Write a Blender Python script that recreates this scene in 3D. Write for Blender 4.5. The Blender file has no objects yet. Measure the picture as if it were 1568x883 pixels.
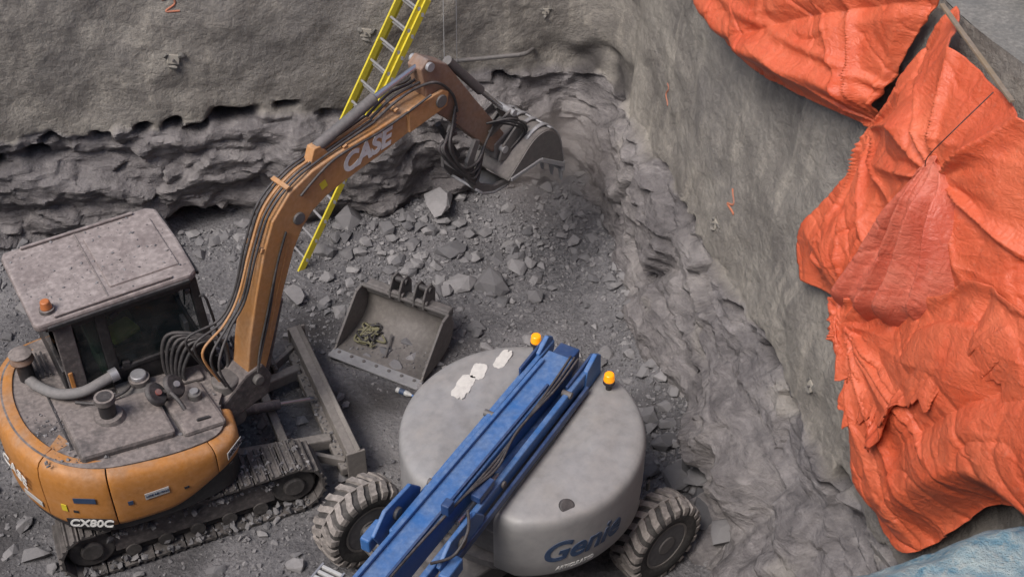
import bpy, bmesh, math, random
from mathutils import Vector, Matrix, noise, Quaternion
from mathutils.bvhtree import BVHTree
random.seed(7)
sc=bpy.context.scene
R=math.radians
sc.view_settings.view_transform='Standard'
try: sc.view_settings.look='None'
except: pass
sc.view_settings.exposure=0

# ------------------------------------------------------------------ materials
def nodes(name):
    m=bpy.data.materials.new(name); m.use_nodes=True
    nt=m.node_tree; nt.nodes.clear()
    o=nt.nodes.new('ShaderNodeOutputMaterial'); p=nt.nodes.new('ShaderNodeBsdfPrincipled')
    nt.links.new(p.outputs[0],o.inputs[0]); return m,nt,p
def N(nt,t,**k):
    n=nt.nodes.new(t)
    for a,b in k.items(): setattr(n,a,b)
    return n
def noi(nt,co,scale,detail=6,rough=.6,dist=0):
    n=N(nt,'ShaderNodeTexNoise'); n.inputs['Scale'].default_value=scale
    n.inputs['Detail'].default_value=min(detail,6); n.inputs['Roughness'].default_value=rough
    n.inputs['Distortion'].default_value=dist
    nt.links.new(co,n.inputs['Vector']); return n.outputs[0]
def mr(nt,v,a,b,c=0,d=1):
    n=N(nt,'ShaderNodeMapRange'); n.inputs[1].default_value=a; n.inputs[2].default_value=b
    n.inputs[3].default_value=c; n.inputs[4].default_value=d
    nt.links.new(v,n.inputs[0]); return n.outputs[0]
def mth(nt,op,a,b):
    n=N(nt,'ShaderNodeMath',operation=op)
    for i,x in enumerate((a,b)):
        if isinstance(x,(int,float)): n.inputs[i].default_value=x
        else: nt.links.new(x,n.inputs[i])
    return n.outputs[0]
def mix(nt,f,a,b,mode='MIX'):
    n=N(nt,'ShaderNodeMix',data_type='RGBA',blend_type=mode)
    if isinstance(f,(int,float)): n.inputs[0].default_value=f
    else: nt.links.new(f,n.inputs[0])
    for i,x in ((6,a),(7,b)):
        if isinstance(x,tuple): n.inputs[i].default_value=(*x[:3],1)
        else: nt.links.new(x,n.inputs[i])
    return n.outputs[2]
def bump(nt,p,h,st,dist=.02):
    n=N(nt,'ShaderNodeBump'); n.inputs['Strength'].default_value=st; n.inputs['Distance'].default_value=dist
    nt.links.new(h,n.inputs['Height']); nt.links.new(n.outputs[0],p.inputs['Normal'])
def coord(nt,kind='Object',scale=None):
    tc=N(nt,'ShaderNodeTexCoord'); o=tc.outputs[kind]
    if scale:
        mp=N(nt,'ShaderNodeMapping'); mp.inputs['Scale'].default_value=scale
        nt.links.new(o,mp.inputs[0]); o=mp.outputs[0]
    return o
def dmat(name,col,rough=.5,metal=0,dust=.6,dcol=(.175,.155,.15),sc_=3.0,lo=.35,hi=.62,side=.25,bm=.15):
    """paint with dirt that settles on upward faces"""
    m,nt,p=nodes(name); co=coord(nt)
    g=N(nt,'ShaderNodeNewGeometry'); sx=N(nt,'ShaderNodeSeparateXYZ'); nt.links.new(g.outputs['Normal'],sx.inputs[0])
    up=mr(nt,sx.outputs[2],.1,.95,side,1)
    n1=noi(nt,co,sc_,6,.65,.4); n2=noi(nt,co,sc_*7,5,.6)
    f=mth(nt,'MULTIPLY',mr(nt,n1,lo,hi,.15,1),up); f=mth(nt,'MULTIPLY',f,dust)
    f=mth(nt,'ADD',f,mth(nt,'MULTIPLY',mr(nt,n2,.5,.75,0,.3),dust))
    dc=mix(nt,mr(nt,n2,.3,.7),tuple(c*.7 for c in dcol),tuple(min(1,c*1.25) for c in dcol))
    base=mix(nt,mr(nt,n2,.2,.8),tuple(c*.82 for c in col),tuple(min(1,c*1.1) for c in col))
    c=mix(nt,f,base,dc); nt.links.new(c,p.inputs['Base Color'])
    nt.links.new(mr(nt,f,0,1,rough,.95),p.inputs['Roughness'])
    p.inputs['Metallic'].default_value=metal
    if bm: bump(nt,p,n2,bm,.01)
    return m
M={}
M['orange']=dmat('orange_paint',(.50,.205,.04),.45,0,.62,side=.28,dcol=(.28,.20,.15))
M['orange_boom']=dmat('orange_boom_paint',(.50,.235,.075),.5,0,.6,dcol=(.31,.24,.185),side=.55)
M['rust']=dmat('brown_stick_paint',(.26,.145,.085),.6,0,.7,side=.6)
M['black']=dmat('black_plastic',(.016,.016,.018),.45,0,.34)
M['hood']=dmat('dusty_hood',(.045,.043,.045),.6,0,1.0,dcol=(.22,.19,.178),side=.4,lo=.28,hi=.52)
M['roof']=dmat('dusty_roof',(.15,.12,.115),.7,0,1.0,dcol=(.29,.25,.238),sc_=2.2,side=.4,lo=.3,hi=.6)
M['steel']=dmat('worn_steel',(.14,.135,.13),.5,.2,.7,side=.5)
M['bucket']=dmat('bucket_steel',(.17,.155,.145),.6,.1,.6,dcol=(.23,.21,.195),side=.5)
M['brightsteel']=dmat('scraped_steel',(.40,.40,.41),.45,.3,.35,side=.4)
M['track']=dmat('track_steel',(.065,.06,.058),.7,.15,.85,dcol=(.15,.135,.128),side=.4)
M['chrome']=dmat('chrome_rod',(.5,.5,.52),.25,.9,.2)
M['hose']=dmat('rubber_hose',(.022,.022,.024),.5,0,.45,side=.5)
M['hosegrey']=dmat('grey_hose',(.20,.195,.195),.7,0,.5)
M['grey']=dmat('grey_cover_paint',(.30,.297,.30),.42,0,.55,dcol=(.22,.20,.18),sc_=1.3,side=.2,bm=.03)
M['blue']=dmat('blue_paint',(.036,.14,.39),.38,0,.45,dcol=(.19,.24,.32),side=.3,bm=.03)
M['bluedk']=dmat('dark_blue_paint',(.014,.05,.16),.4,0,.4,dcol=(.12,.14,.19))
M['tyre']=dmat('dusty_tyre',(.12,.11,.104),.85,0,.9,dcol=(.29,.26,.24),side=.8,lo=.25,hi=.5)
M['tyreside']=dmat('tyre_sidewall',(.032,.031,.031),.85,0,.6,dcol=(.15,.136,.127),side=.5)
M['white']=dmat('white_decal',(.5,.5,.49),.5,0,.3,side=.3)
M['letter']=dmat('white_lettering',(.75,.75,.73),.5,0,.05)
M['paper']=dmat('weathered_label',(.62,.60,.56),.7,0,.25,dcol=(.4,.37,.33))
M['navy']=dmat('navy_lettering',(.025,.055,.12),.5,0,.3,side=.3)
M['yellow']=dmat('yellow_fibreglass',(.68,.56,.035),.45,0,.15,side=.4)
M['alu']=dmat('aluminium',(.4,.4,.42),.4,.5,.3)
M['chassis']=dmat('chassis_grey',(.11,.11,.115),.6,0,.7,side=.4)
M['darkred']=dmat('red_plastic',(.25,.04,.03),.5)
M['straw']=dmat('muddy_yellow_webbing',(.20,.19,.09),.8,0,.5)
M['concrete']=dmat('concrete',(.13,.125,.115),.9,0,.9,dcol=(.20,.185,.165),bm=.6,sc_=5)
M['grout']=dmat('grout',(.36,.33,.28),.9,0,.4,bm=.4)
M['spray']=dmat('orange_spray_paint',(.52,.16,.07),.85,0,.6,side=.8,sc_=9)
M['batten']=dmat('weathered_batten',(.24,.17,.10),.85,0,.5,side=.6)
M['vest']=dmat('seat_fabric',(.05,.09,.06),.8,0,.1)
M['hivis']=dmat('hi_vis_cloth',(.22,.36,.06),.8,0,.1)
def amber():
    m,nt,p=nodes('amber_lens'); p.inputs['Base Color'].default_value=(1,.32,.01,1)
    p.inputs['Roughness'].default_value=.15
    p.inputs['Emission Color'].default_value=(1,.35,.0,1); p.inputs['Emission Strength'].default_value=.5
    return m
M['amber']=amber()
def amber2():
    m,nt,p=nodes('unlit_amber_lens'); p.inputs['Base Color'].default_value=(.45,.15,.05,1)
    p.inputs['Roughness'].default_value=.5; return m
M['amber2']=amber2()
def glass():
    m,nt,p=nodes('dark_glass'); co=coord(nt)
    n=noi(nt,co,6,5,.6); nt.links.new(mix(nt,mr(nt,n,.45,.75),(.018,.028,.03),(.07,.068,.065)),p.inputs['Base Color']); nt.links.new(mr(nt,n,.4,.7,.05,.4),p.inputs['Roughness'])
    p.inputs['Alpha'].default_value=.55
    return m
M['glass']=glass()
def wallmat():
    m,nt,p=nodes('excavated_wall')
    co=coord(nt); at=N(nt,'ShaderNodeVertexColor',layer_name='mask')
    sp=N(nt,'ShaderNodeSeparateColor'); nt.links.new(at.outputs[0],sp.inputs[0])
    rock,wet_dark,lite=sp.outputs[0],sp.outputs[1],sp.outputs[2]
    st=coord(nt,'Object',(1,1,4))
    a=noi(nt,co,1.1,6,.65,.6); b=noi(nt,co,14,6,.7); s=noi(nt,st,2.4,6,.7,.8)
    big=noi(nt,co,.55,5,.6)
    dr=coord(nt,'Object',(3.2,3.2,.5)); d=noi(nt,dr,1.6,5,.6)
    # chipped, fractured rock faces
    wn=N(nt,'ShaderNodeTexNoise'); wn.inputs['Scale'].default_value=3.5; nt.links.new(co,wn.inputs[0])
    vm=N(nt,'ShaderNodeVectorMath',operation='MULTIPLY_ADD'); nt.links.new(wn.outputs[1],vm.inputs[0]); vm.inputs[1].default_value=(.35,.35,.35); nt.links.new(coord(nt,'Object',(1,1,1.9)),vm.inputs[2])
    def chips(sc1):
        v=N(nt,'ShaderNodeTexVoronoi'); v.inputs['Scale'].default_value=sc1; nt.links.new(vm.outputs[0],v.inputs['Vector'])
        c=N(nt,'ShaderNodeSeparateColor'); nt.links.new(v.outputs['Color'],c.inputs[0]); return c.outputs[0]
    c1=chips(4.5); c2=chips(11)
    shot=mix(nt,mr(nt,a,.36,.64),(.165,.151,.137),(.33,.305,.268))
    shot=mix(nt,mr(nt,d,.52,.68,0,.6),shot,(.41,.375,.322))
    shot=mix(nt,mr(nt,b,.38,.75,0,.55),shot,(.145,.134,.124))
    shot=mix(nt,mr(nt,big,.50,.62,0,.6),shot,(.15,.14,.134))
    rk=mix(nt,mr(nt,s,.36,.66),(.115,.106,.110),(.32,.298,.297))
    rk=mix(nt,mr(nt,c1,.55,1,0,.30),rk,(.36,.335,.325)); rk=mix(nt,mr(nt,c2,.0,.4,.30,0),rk,(.10,.092,.096))
    rk=mix(nt,mr(nt,b,.32,.68,0,.5),rk,(.155,.144,.148))
    rk=mix(nt,mr(nt,a,.52,.66,0,.55),rk,(.37,.345,.335))
    rk=mix(nt,mr(nt,big,.47,.36,0,.45),rk,(.11,.102,.106))
    c=mix(nt,rock,shot,rk); 
    c=mix(nt,wet_dark,c,(.042,.038,.04)); c=mix(nt,lite,c,(.42,.39,.35))  # near-black tint: damp corner, plus shade painted into cavities and joints
    nt.links.new(c,p.inputs['Base Color']); p.inputs['Roughness'].default_value=.95
    p.inputs['Specular IOR Level'].default_value=.25
    rh=mth(nt,'ADD',mth(nt,'MULTIPLY',s,1.2),mth(nt,'ADD',mth(nt,'MULTIPLY',c1,.7),mth(nt,'MULTIPLY',c2,.45)))
    h=mth(nt,'ADD',b,mth(nt,'MULTIPLY',rh,rock))
    bump(nt,p,h,.9,.05)
    return m
M['wall']=wallmat()
def groundmat():
    m,nt,p=nodes('gravel_ground'); co=coord(nt)
    a=noi(nt,co,.8,6,.65,.4); b=noi(nt,co,22,6,.75); 
    vo=N(nt,'ShaderNodeTexVoronoi'); vo.inputs['Scale'].default_value=20; nt.links.new(co,vo.inputs['Vector'])
    at=N(nt,'ShaderNodeVertexColor',layer_name='mask'); sp=N(nt,'ShaderNodeSeparateColor'); nt.links.new(at.outputs[0],sp.inputs[0])
    c=mix(nt,mr(nt,a,.36,.64),(.115,.112,.119),(.23,.222,.229))
    sv=N(nt,'ShaderNodeSeparateColor'); nt.links.new(vo.outputs['Color'],sv.inputs[0])
    c=mix(nt,mr(nt,sv.outputs[0],.55,1,0,.45),c,(.28,.272,.278))
    c=mix(nt,mr(nt,b,.42,.7,0,.6),c,(.075,.073,.077))
    c=mix(nt,sp.outputs[1],c,(.042,.038,.038)); c=mix(nt,sp.outputs[2],c,(.23,.221,.218))
    nt.links.new(c,p.inputs['Base Color']); p.inputs['Roughness'].default_value=.95
    p.inputs['Specular IOR Level'].default_value=.25
    bump(nt,p,mth(nt,'ADD',b,mth(nt,'MULTIPLY',vo.outputs[0],.5)),.9,.04)
    return m
M['ground']=groundmat()
def rubmat():
    m,nt,p=nodes('broken_rock'); co=coord(nt); g=N(nt,'ShaderNodeNewGeometry')
    b=noi(nt,co,12,5,.7)
    c=mix(nt,g.outputs['Random Per Island'],(.11,.108,.115),(.285,.275,.278))
    c=mix(nt,mr(nt,b,.35,.75,0,.5),c,(.16,.154,.155)); nt.links.new(c,p.inputs['Base Color'])
    p.inputs['Roughness'].default_value=.95; p.inputs['Specular IOR Level'].default_value=.2; bump(nt,p,b,.5,.02); return m
M['rub']=rubmat()
def tarpmat(name,c1,c2,c3=(.64,.28,.19)):
    m,nt,p=nodes(name); co=coord(nt)
    a=noi(nt,co,1.3,6,.65,.5); b=noi(nt,coord(nt,'Object',(2,2,1)),4.0,5,.62,1.2); f=noi(nt,co,22,5,.7)
    b2=noi(nt,coord(nt,'Object',(1,1,2.2)),7,5,.6,2.0)
    c=mix(nt,mr(nt,a,.35,.68),c1,c2)
    c=mix(nt,mr(nt,f,.58,.8,0,.4),c,c3)
    c=mix(nt,mr(nt,b,.56,.80,0,.32),c,(.28,.05,.028))
    nt.links.new(c,p.inputs['Base Color']); nt.links.new(mr(nt,a,.3,.7,.36,.58),p.inputs['Roughness'])
    p.inputs['Specular IOR Level'].default_value=.45
    bump(nt,p,mth(nt,'ADD',b,mth(nt,'MULTIPLY',b2,.8)),.38,.055)
    return m
M['tarp']=tarpmat('orange_tarp',(.55,.090,.036),(.63,.14,.062))
M['tarp2']=tarpmat('faded_tarp',(.47,.082,.046),(.58,.16,.10),(.62,.33,.25))
def bluetarp():
    m,nt,p=nodes('pale_blue_blanket'); co=coord(nt)
    a=noi(nt,co,5,6,.7,.6); b=noi(nt,co,30,6,.7)
    c=mix(nt,mr(nt,a,.38,.6),(.12,.25,.32),(.40,.46,.45)); c=mix(nt,mr(nt,b,.50,.68,0,.8),c,(.46,.45,.40))
    nt.links.new(c,p.inputs['Base Color']); p.inputs['Roughness'].default_value=.8; bump(nt,p,mth(nt,'ADD',a,b),1,.04); return m
M['bluetarp']=bluetarp()

# ------------------------------------------------------------------ mesh helpers
def link(o,par=None):
    sc.collection.objects.link(o)
    if par: o.parent=par
    return o
def empty(name,loc=(0,0,0),rz=0,par=None):
    e=bpy.data.objects.new(name,None); e.location=loc; e.rotation_euler=(0,0,rz); e.empty_display_size=.2
    return link(e,par)
def mobj(name,verts,faces,mat,par=None,smooth=False,recalc=True,angle=40):
    me=bpy.data.meshes.new(name); me.from_pydata([tuple(v) for v in verts],[],faces); 
    if recalc:
        bm=bmesh.new(); bm.from_mesh(me); bmesh.ops.recalc_face_normals(bm,faces=bm.faces); bm.to_mesh(me); bm.free()
    me.materials.append(M[mat] if isinstance(mat,str) else mat)
    if smooth:
        me.shade_smooth()
        try: me.set_sharp_from_angle(angle=R(angle))
        except Exception: pass
    o=bpy.data.objects.new(name,me); return link(o,par)
def bev(o,w,seg=2):
    if w>0:
        b=o.modifiers.new('bevel','BEVEL'); b.width=w; b.segments=seg; b.limit_method='ANGLE'; b.angle_limit=R(35)
    return o
def box(name,par,c,s,mat,rot=(0,0,0),b=.01):
    x,y,z=s[0]/2,s[1]/2,s[2]/2
    v=[(-x,-y,-z),(x,-y,-z),(x,y,-z),(-x,y,-z),(-x,-y,z),(x,-y,z),(x,y,z),(-x,y,z)]
    f=[(0,3,2,1),(4,5,6,7),(0,1,5,4),(1,2,6,5),(2,3,7,6),(3,0,4,7)]
    o=mobj(name,v,f,mat,par,recalc=False); o.location=c; o.rotation_euler=rot
    return bev(o,b)
def beam(name,par,p1,p2,w,h,mat,b=.01,up=(0,0,1)):
    p1,p2=Vector(p1),Vector(p2); d=(p2-p1); L=d.length; d.normalize()
    side=Vector(up).cross(d).normalized(); u=d.cross(side)
    vs=[]
    for P in (p1,p2):
        for a,c in ((-1,-1),(1,-1),(1,1),(-1,1)): vs.append(P+side*a*w/2+u*c*h/2)
    f=[(0,1,2,3),(7,6,5,4),(0,4,5,1),(1,5,6,2),(2,6,7,3),(3,7,4,0)]
    return bev(mobj(name,vs,f,mat,par),b)
def cyl(name,par,p1,p2,r,mat,n=20,r2=None,b=0):
    p1,p2=Vector(p1),Vector(p2); d=(p2-p1).normalized(); a=d.orthogonal().normalized(); c=d.cross(a); r2=r if r2 is None else r2
    vs=[]
    for P,rr in ((p1,r),(p2,r2)):
        for i in range(n):
            t=2*math.pi*i/n; vs.append(P+a*math.cos(t)*rr+c*math.sin(t)*rr)
    f=[tuple(range(n)),tuple(range(2*n-1,n-1,-1))]+[(i,(i+1)%n,n+(i+1)%n,n+i) for i in range(n)]
    return bev(mobj(name,vs,f,mat,par,smooth=True),b)
def cat(pts,k=8):
    pts=[Vector(p) for p in pts]; out=[]
    for i in range(len(pts)-1):
        p0=pts[max(i-1,0)];p1=pts[i];p2=pts[i+1];p3=pts[min(i+2,len(pts)-1)]
        for j in range(k):
            t=j/k; out.append(.5*((2*p1)+(p2-p0)*t+(2*p0-5*p1+4*p2-p3)*t*t+(3*p1-p0-3*p2+p3)*t**3))
    out.append(pts[-1]); return out
def tube(name,par,pts,r,mat,k=8,smooth=True):
    cu=bpy.data.curves.new(name,'CURVE'); cu.dimensions='3D'; cu.bevel_depth=r; cu.bevel_resolution=3; cu.use_fill_caps=True
    P=cat(pts,k) if smooth else [Vector(p) for p in pts]
    s=cu.splines.new('POLY'); s.points.add(len(P)-1)
    for i,p in enumerate(P): s.points[i].co=(*p,1)
    cu.materials.append(M[mat]); return link(bpy.data.objects.new(name,cu),par)
def prism(name,par,pts,a0,a1,mat,axis='y',b=.012):
    n=len(pts); vs=[]
    for a in (a0,a1):
        for p in pts: vs.append((p[0],a,p[1]) if axis=='y' else (p[0],p[1],a))
    f=[tuple(range(n)),tuple(range(2*n-1,n-1,-1))]+[(i,(i+1)%n,n+(i+1)%n,n+i) for i in range(n)]
    return bev(mobj(name,vs,f,mat,par),b)
def ribbon(cs,hs):
    cs=[Vector((c[0],c[1])) for c in cs]; up=[];dn=[]
    for i,c in enumerate(cs):
        d=(cs[min(i+1,len(cs)-1)]-cs[max(i-1,0)]).normalized(); n=Vector((-d.y,d.x))
        up.append(c+n*hs[i]); dn.append(c-n*hs[i])
    return [tuple(p) for p in up]+[tuple(p) for p in reversed(dn)]
def plate(name,par,prof,y0,y1,th,mat):
    """thin swept plate from an x,z profile"""
    n=len(prof); vs=[(p[0],y0,p[1]) for p in prof]+[(p[0],y1,p[1]) for p in prof]
    f=[(i,i+1,n+i+1,n+i) for i in range(n-1)]
    o=mobj(name,vs,f,mat,par,smooth=True); m=o.modifiers.new('s','SOLIDIFY'); m.thickness=th; m.offset=0; return o
def text(name,par,body,size,mtx,mat,shear=0,ext=.002,bold=.0):
    cu=bpy.data.curves.new(name,'FONT'); cu.body=body; cu.size=size; cu.shear=shear; cu.extrude=ext; cu.offset=bold
    cu.align_x='CENTER'; cu.align_y='CENTER'; cu.materials.append(M[mat])
    o=link(bpy.data.objects.new(name,cu),par); o.matrix_local=mtx; return o
def frame_m(o,X,Y):
    X=Vector(X).normalized(); Y=Vector(Y); Z=X.cross(Y).normalized(); Y=Z.cross(X)
    m=Matrix.Identity(4)
    for i,v in enumerate((X,Y,Z)):
        for j in range(3): m[j][i]=v[j]
    m.translation=Vector(o); return m
def nz(x,y=0,z=0): return noise.noise(Vector((x,y,z)))
def sst(a,b,x):
    t=max(0,min(1,(x-a)/(b-a))); return t*t*(3-2*t)
def hsh(a,b=0): 
    v=math.sin(a*127.1+b*311.7)*43758.5453; return v-math.floor(v)
def facet(s,z,k,amp,tilt,asp=1.6,seed=0,sm=.14):
    """angular fracture faces: one tilted plane per voronoi cell, eased together at the joints"""
    X=s*k+.35*nz(s*1.3,z*1.3,seed)+.10*nz(s*5,z*5,seed); Z=z*k*asp+.35*nz(s*1.3,z*1.3,seed+9)+.10*nz(s*5,z*5,seed+4)
    d,p=noise.voronoi(Vector((X,Z,seed*3.7))); c=p[0]; e=p[1]
    def val(c):
        h=hsh(c.x,c.y)-.5; t1=hsh(c.y,c.x+3)-.5; t2=hsh(c.x+5,c.y+1)-.7
        return amp*h+tilt*((X-c.x)*t1+(Z-c.y)*t2)
    j=d[1]-d[0]; w=.5+.5*sst(0,sm,j)
    return val(c)*w+val(e)*(1-w), j

# ------------------------------------------------------------------ excavation walls
TOP=6.3
def wall_path():
    L0=Vector((-12.5,15.145-.195*12.5)); C=Vector((.967,15.33)); E=Vector((4.8-.25*2.6,2.6))
    a=C+(L0-C).normalized()*.7; b=C+(E-C).normalized()*.9
    P=[]; step=.028
    n=int((a-L0).length/step)
    for i in range(n): P.append(L0.lerp(a,i/n))
    m=42
    for i in range(m):
        t=i/m; P.append(a*(1-t)**2+C*2*t*(1-t)+b*t*t)
    n=int((E-b).length/step)
    for i in range(n+1): P.append(b.lerp(E,i/n))
    return P
WP=wall_path()
HOLES_B=[(-3.62,1.77,.27,.11),(-4.75,1.70,.10,.07),(-4.42,1.72,.09,.07),(-6.1,1.48,.12,.09),(-6.75,1.42,.16,.10),(-5.3,1.66,.10,.05),(-2.95,1.84,.14,.05)]
HOLES_R=[(9.75,1.88,.13,.09),(8.0,1.95,.12,.09),(11.9,2.0,.2,.06),(9.15,1.80,.14,.06),(12.9,1.45,.07,.07)]
def build_wall():
    nzr=int(TOP/.029); verts=[];faces=[];cols=[]
    s=0; npt=len(WP); toprow=[]; hs=[]
    for i,p in enumerate(WP):
        if i: s+=(p-WP[i-1]).length
        hs.append(s)
    ic=min(range(npt),key=lambda i:(WP[i]-Vector((.967,15.33))).length); scn=hs[ic]
    for i,p in enumerate(WP):
        d=(WP[min(i+1,npt-1)]-WP[max(i-1,0)]).normalized(); n=Vector((-d.y,d.x)) # outward
        s=hs[i]; rt=sst(scn-.8,scn+.8,s); lean=.05*(1-rt)+.117*rt
        bd0=1.68+.32*rt+ (.35*sst(scn-3,scn-1,s)*(1-rt))
        for j in range(nzr+1):
            z=j/nzr*(TOP+.3)-.3
            bd=bd0+.22*nz(s*.5,3)+.14*nz(s*1.9,8)+.07*nz(s*6,2)
            m=sst(bd+.05,bd-.05,z)
            sh=.11*nz(s*.55,z*.55)+.07*nz(s*1.4,z*1.4,5)+.03*nz(s*3.4,z*3.4)+.010*nz(s*11,z*11)
            rk=0; jt=0
            if m>0:
                zz=z+.22*nz(s*.35,z*.4,2)+.06*nz(s*2,z*2,7)
                lay=zz/.30; li=math.floor(lay); fr=lay-li
                fa,ja=facet(s,z,.95,.26,.22,1.6,1,.09); fb,jb=facet(s+.3*z,z,2.3,.12,.14,1.7,2,.17); fc,jc=facet(s,z,4.6,.05,.06,1.5,3,.26)
                rk=-.07+.10*(hsh(li,1)-.5)*sst(0,.25,fr)*sst(1,.75,fr)+.14*nz(s*.8,z*1.0,4)+fa+fb+fc+.012*nz(s*16,z*18,1)
                jt=max(.42*sst(.06,.0,ja),.26*sst(.08,0,jb),.15*sst(.1,0,jc))*m*sst(-.4,.2,nz(s*2,z*2,71))  # crevice shade painted along the joints
                rk-=.12*sst(bd,0,z)*rt
                rk-=.28*sst(-3.3,-2.9,p.x)*sst(-1.3,-1.7,p.x)*sst(1.65,1.35,z)*(1-rt)
                rk-=.55*rt*sst(10.5,9.7,p.y)*sst(7.0,8.2,p.y)*sst(1.40,.90,z)*(.8+.8*nz(s*1.6,z*1.6))
                rk+=.6*math.exp(-((p.x+4.3)/.55)**2-((z-.10)/.22)**2)*(1-rt)
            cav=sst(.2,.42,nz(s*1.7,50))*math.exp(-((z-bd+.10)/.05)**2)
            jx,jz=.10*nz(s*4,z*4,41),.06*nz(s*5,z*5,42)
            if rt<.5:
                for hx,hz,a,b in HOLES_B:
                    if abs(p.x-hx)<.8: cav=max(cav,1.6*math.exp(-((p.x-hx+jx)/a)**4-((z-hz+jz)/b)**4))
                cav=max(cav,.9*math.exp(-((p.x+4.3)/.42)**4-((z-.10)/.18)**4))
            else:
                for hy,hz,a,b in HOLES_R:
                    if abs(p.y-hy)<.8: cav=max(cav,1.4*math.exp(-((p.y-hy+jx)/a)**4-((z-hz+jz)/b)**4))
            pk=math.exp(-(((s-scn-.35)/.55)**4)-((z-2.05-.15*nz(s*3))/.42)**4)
            D=sh*(1-m)+(rk)*m+.22*cav+.14*pk*(1+nz(s*4,z*4))
            q=p+n*(lean*z+D)
            verts.append((q.x,q.y,z))
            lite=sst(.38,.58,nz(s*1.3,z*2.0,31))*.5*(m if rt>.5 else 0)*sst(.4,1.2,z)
            cols.append((m*.95,min(1,max(cav*.9,pk*.8*sst(-.35,.05,nz(s*3,z*3,12)),jt)),lite,1))  # green: damp corner patch, with painted shade in the holes, hollow and joints
            if j==nzr: toprow.append((q.x,q.y,z))
    w=nzr+1
    for i in range(npt-1):
        for j in range(nzr):
            a=i*w+j; faces.append((a,a+w,a+w+1,a+1))
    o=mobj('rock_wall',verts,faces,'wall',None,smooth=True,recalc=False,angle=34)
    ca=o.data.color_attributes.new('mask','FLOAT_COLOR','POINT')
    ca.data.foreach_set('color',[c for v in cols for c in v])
    return o,toprow,BVHTree.FromPolygons([Vector(v) for v in verts],faces)
wall,toprow,WB=build_wall()
def simple_wall(name,p,q):
    p,q=Vector(p),Vector(q); n=90; k=50; vs=[];fs=[]; d=(q-p).normalized(); nn=Vector((-d.y,d.x,0))
    for i in range(n+1):
        for j in range(k+1):
            z=-.3+(TOP+.3)*j/k; e=0 if i in(0,n) or j==k else .12*nz(i*.12,j*.15,3)+.05*nz(i*.5,j*.5)
            v=p.lerp(q,i/n)+nn*e; vs.append((v.x,v.y,z))
    for i in range(n):
        for j in range(k): a=i*(k+1)+j; fs.append((a,a+k+1,a+k+2,a+1))
    o=mobj(name,vs,fs,'wall',None,smooth=True,recalc=False)
    ca=o.data.color_attributes.new('mask','FLOAT_COLOR','POINT')
    ca.data.foreach_set('color',[c for v in vs for c in ((1 if v[2]<1.8 else 0),0,0,1)])
lw=toprow[0]; rw=toprow[-1]
simple_wall('rock_wall',(lw[0],3.2,0),(lw[0],lw[1],0))
simple_wall('rock_wall',(rw[0],3.2,0),(lw[0],3.2,0))
inner=[Vector(t) for t in toprow[::8]]+[Vector(toprow[-1]),Vector((rw[0],3.2,TOP)),Vector((-2,3.2,TOP)),Vector((-7,3.2,TOP)),Vector((lw[0],3.2,TOP)),Vector((lw[0],8,TOP))]
cc=Vector((-3.5,9,TOP)); vs=[];fs=[]
K=len(inner)
for v in inner: vs.append((v.x,v.y,TOP))
for v in inner:
    d=(v-cc); d.z=0; d.normalize(); e=v+d*.9; vs.append((e.x,e.y,TOP+.02))
for v in inner:
    d=(v-cc); d.z=0; d.normalize(); e=cc+d*160; vs.append((e.x,e.y,TOP+.02))
for r_ in range(2):
    for i in range(K):
        a=r_*K+i; b_=r_*K+(i+1)%K; fs.append((a,a+K,b_+K,b_))
streetg=mobj('street_ground',vs,fs,'concrete',None,recalc=True)
def gz(x,y):
    h=.05*nz(x*.6,y*.6)+.03*nz(x*2,y*2)+.018*nz(x*6,y*6)+.01*nz(x*15,y*15)
    db=(15.145+.195*x-y); dr=(4.8-.25*y-x)
    h+=.22*sst(1.8,0,db)*(.6+.8*nz(x*1.3,y*1.3)+.4)*(1-math.exp(-((x+4.3)/.6)**2))+.35*sst(.7,0,dr)*(.7+.6*nz(x*2,y*2))
    return h
def build_ground():
    x0,x1,y0,y1,st=-12.7,5,2.4,17,.05; nx=int((x1-x0)/st); ny=int((y1-y0)/st); vs=[];cs=[]
    for i in range(nx+1):
        for j in range(ny+1):
            x=x0+i*st;y=y0+j*st; vs.append((x,y,gz(x,y)))
            wet_dark=math.exp(-(((x+1.75)/.75)**2+((y-11.0)/.36)**2)**1.5)*sst(-.5,.1,nz(x*2,y*2,3)+.2)
            wet_dark=max(wet_dark,.85*math.exp(-(((x+2.5)/.5)**2+((y-12.3)/.5)**2)))
            wet_dark=max(wet_dark,.7*sst(-4.9,-5.6,x)*sst(9.8,9,y),.4*sst(.25,.5,nz(x*.7,y*.7,33)))
            lt=.6*math.exp(-(((x+1.5)/.9)**2+((y-10.0)/.8)**2))
            cs.append((0,min(1,wet_dark*.95),lt,1))
    w=ny+1; fs=[(i*w+j,(i+1)*w+j,(i+1)*w+j+1,i*w+j+1) for i in range(nx) for j in range(ny)]
    o=mobj('pit_ground',vs,fs,'ground',None,smooth=True,recalc=False,angle=80)
    ca=o.data.color_attributes.new('mask','FLOAT_COLOR','POINT'); ca.data.foreach_set('color',[c for v in cs for c in v])
build_ground()
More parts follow.
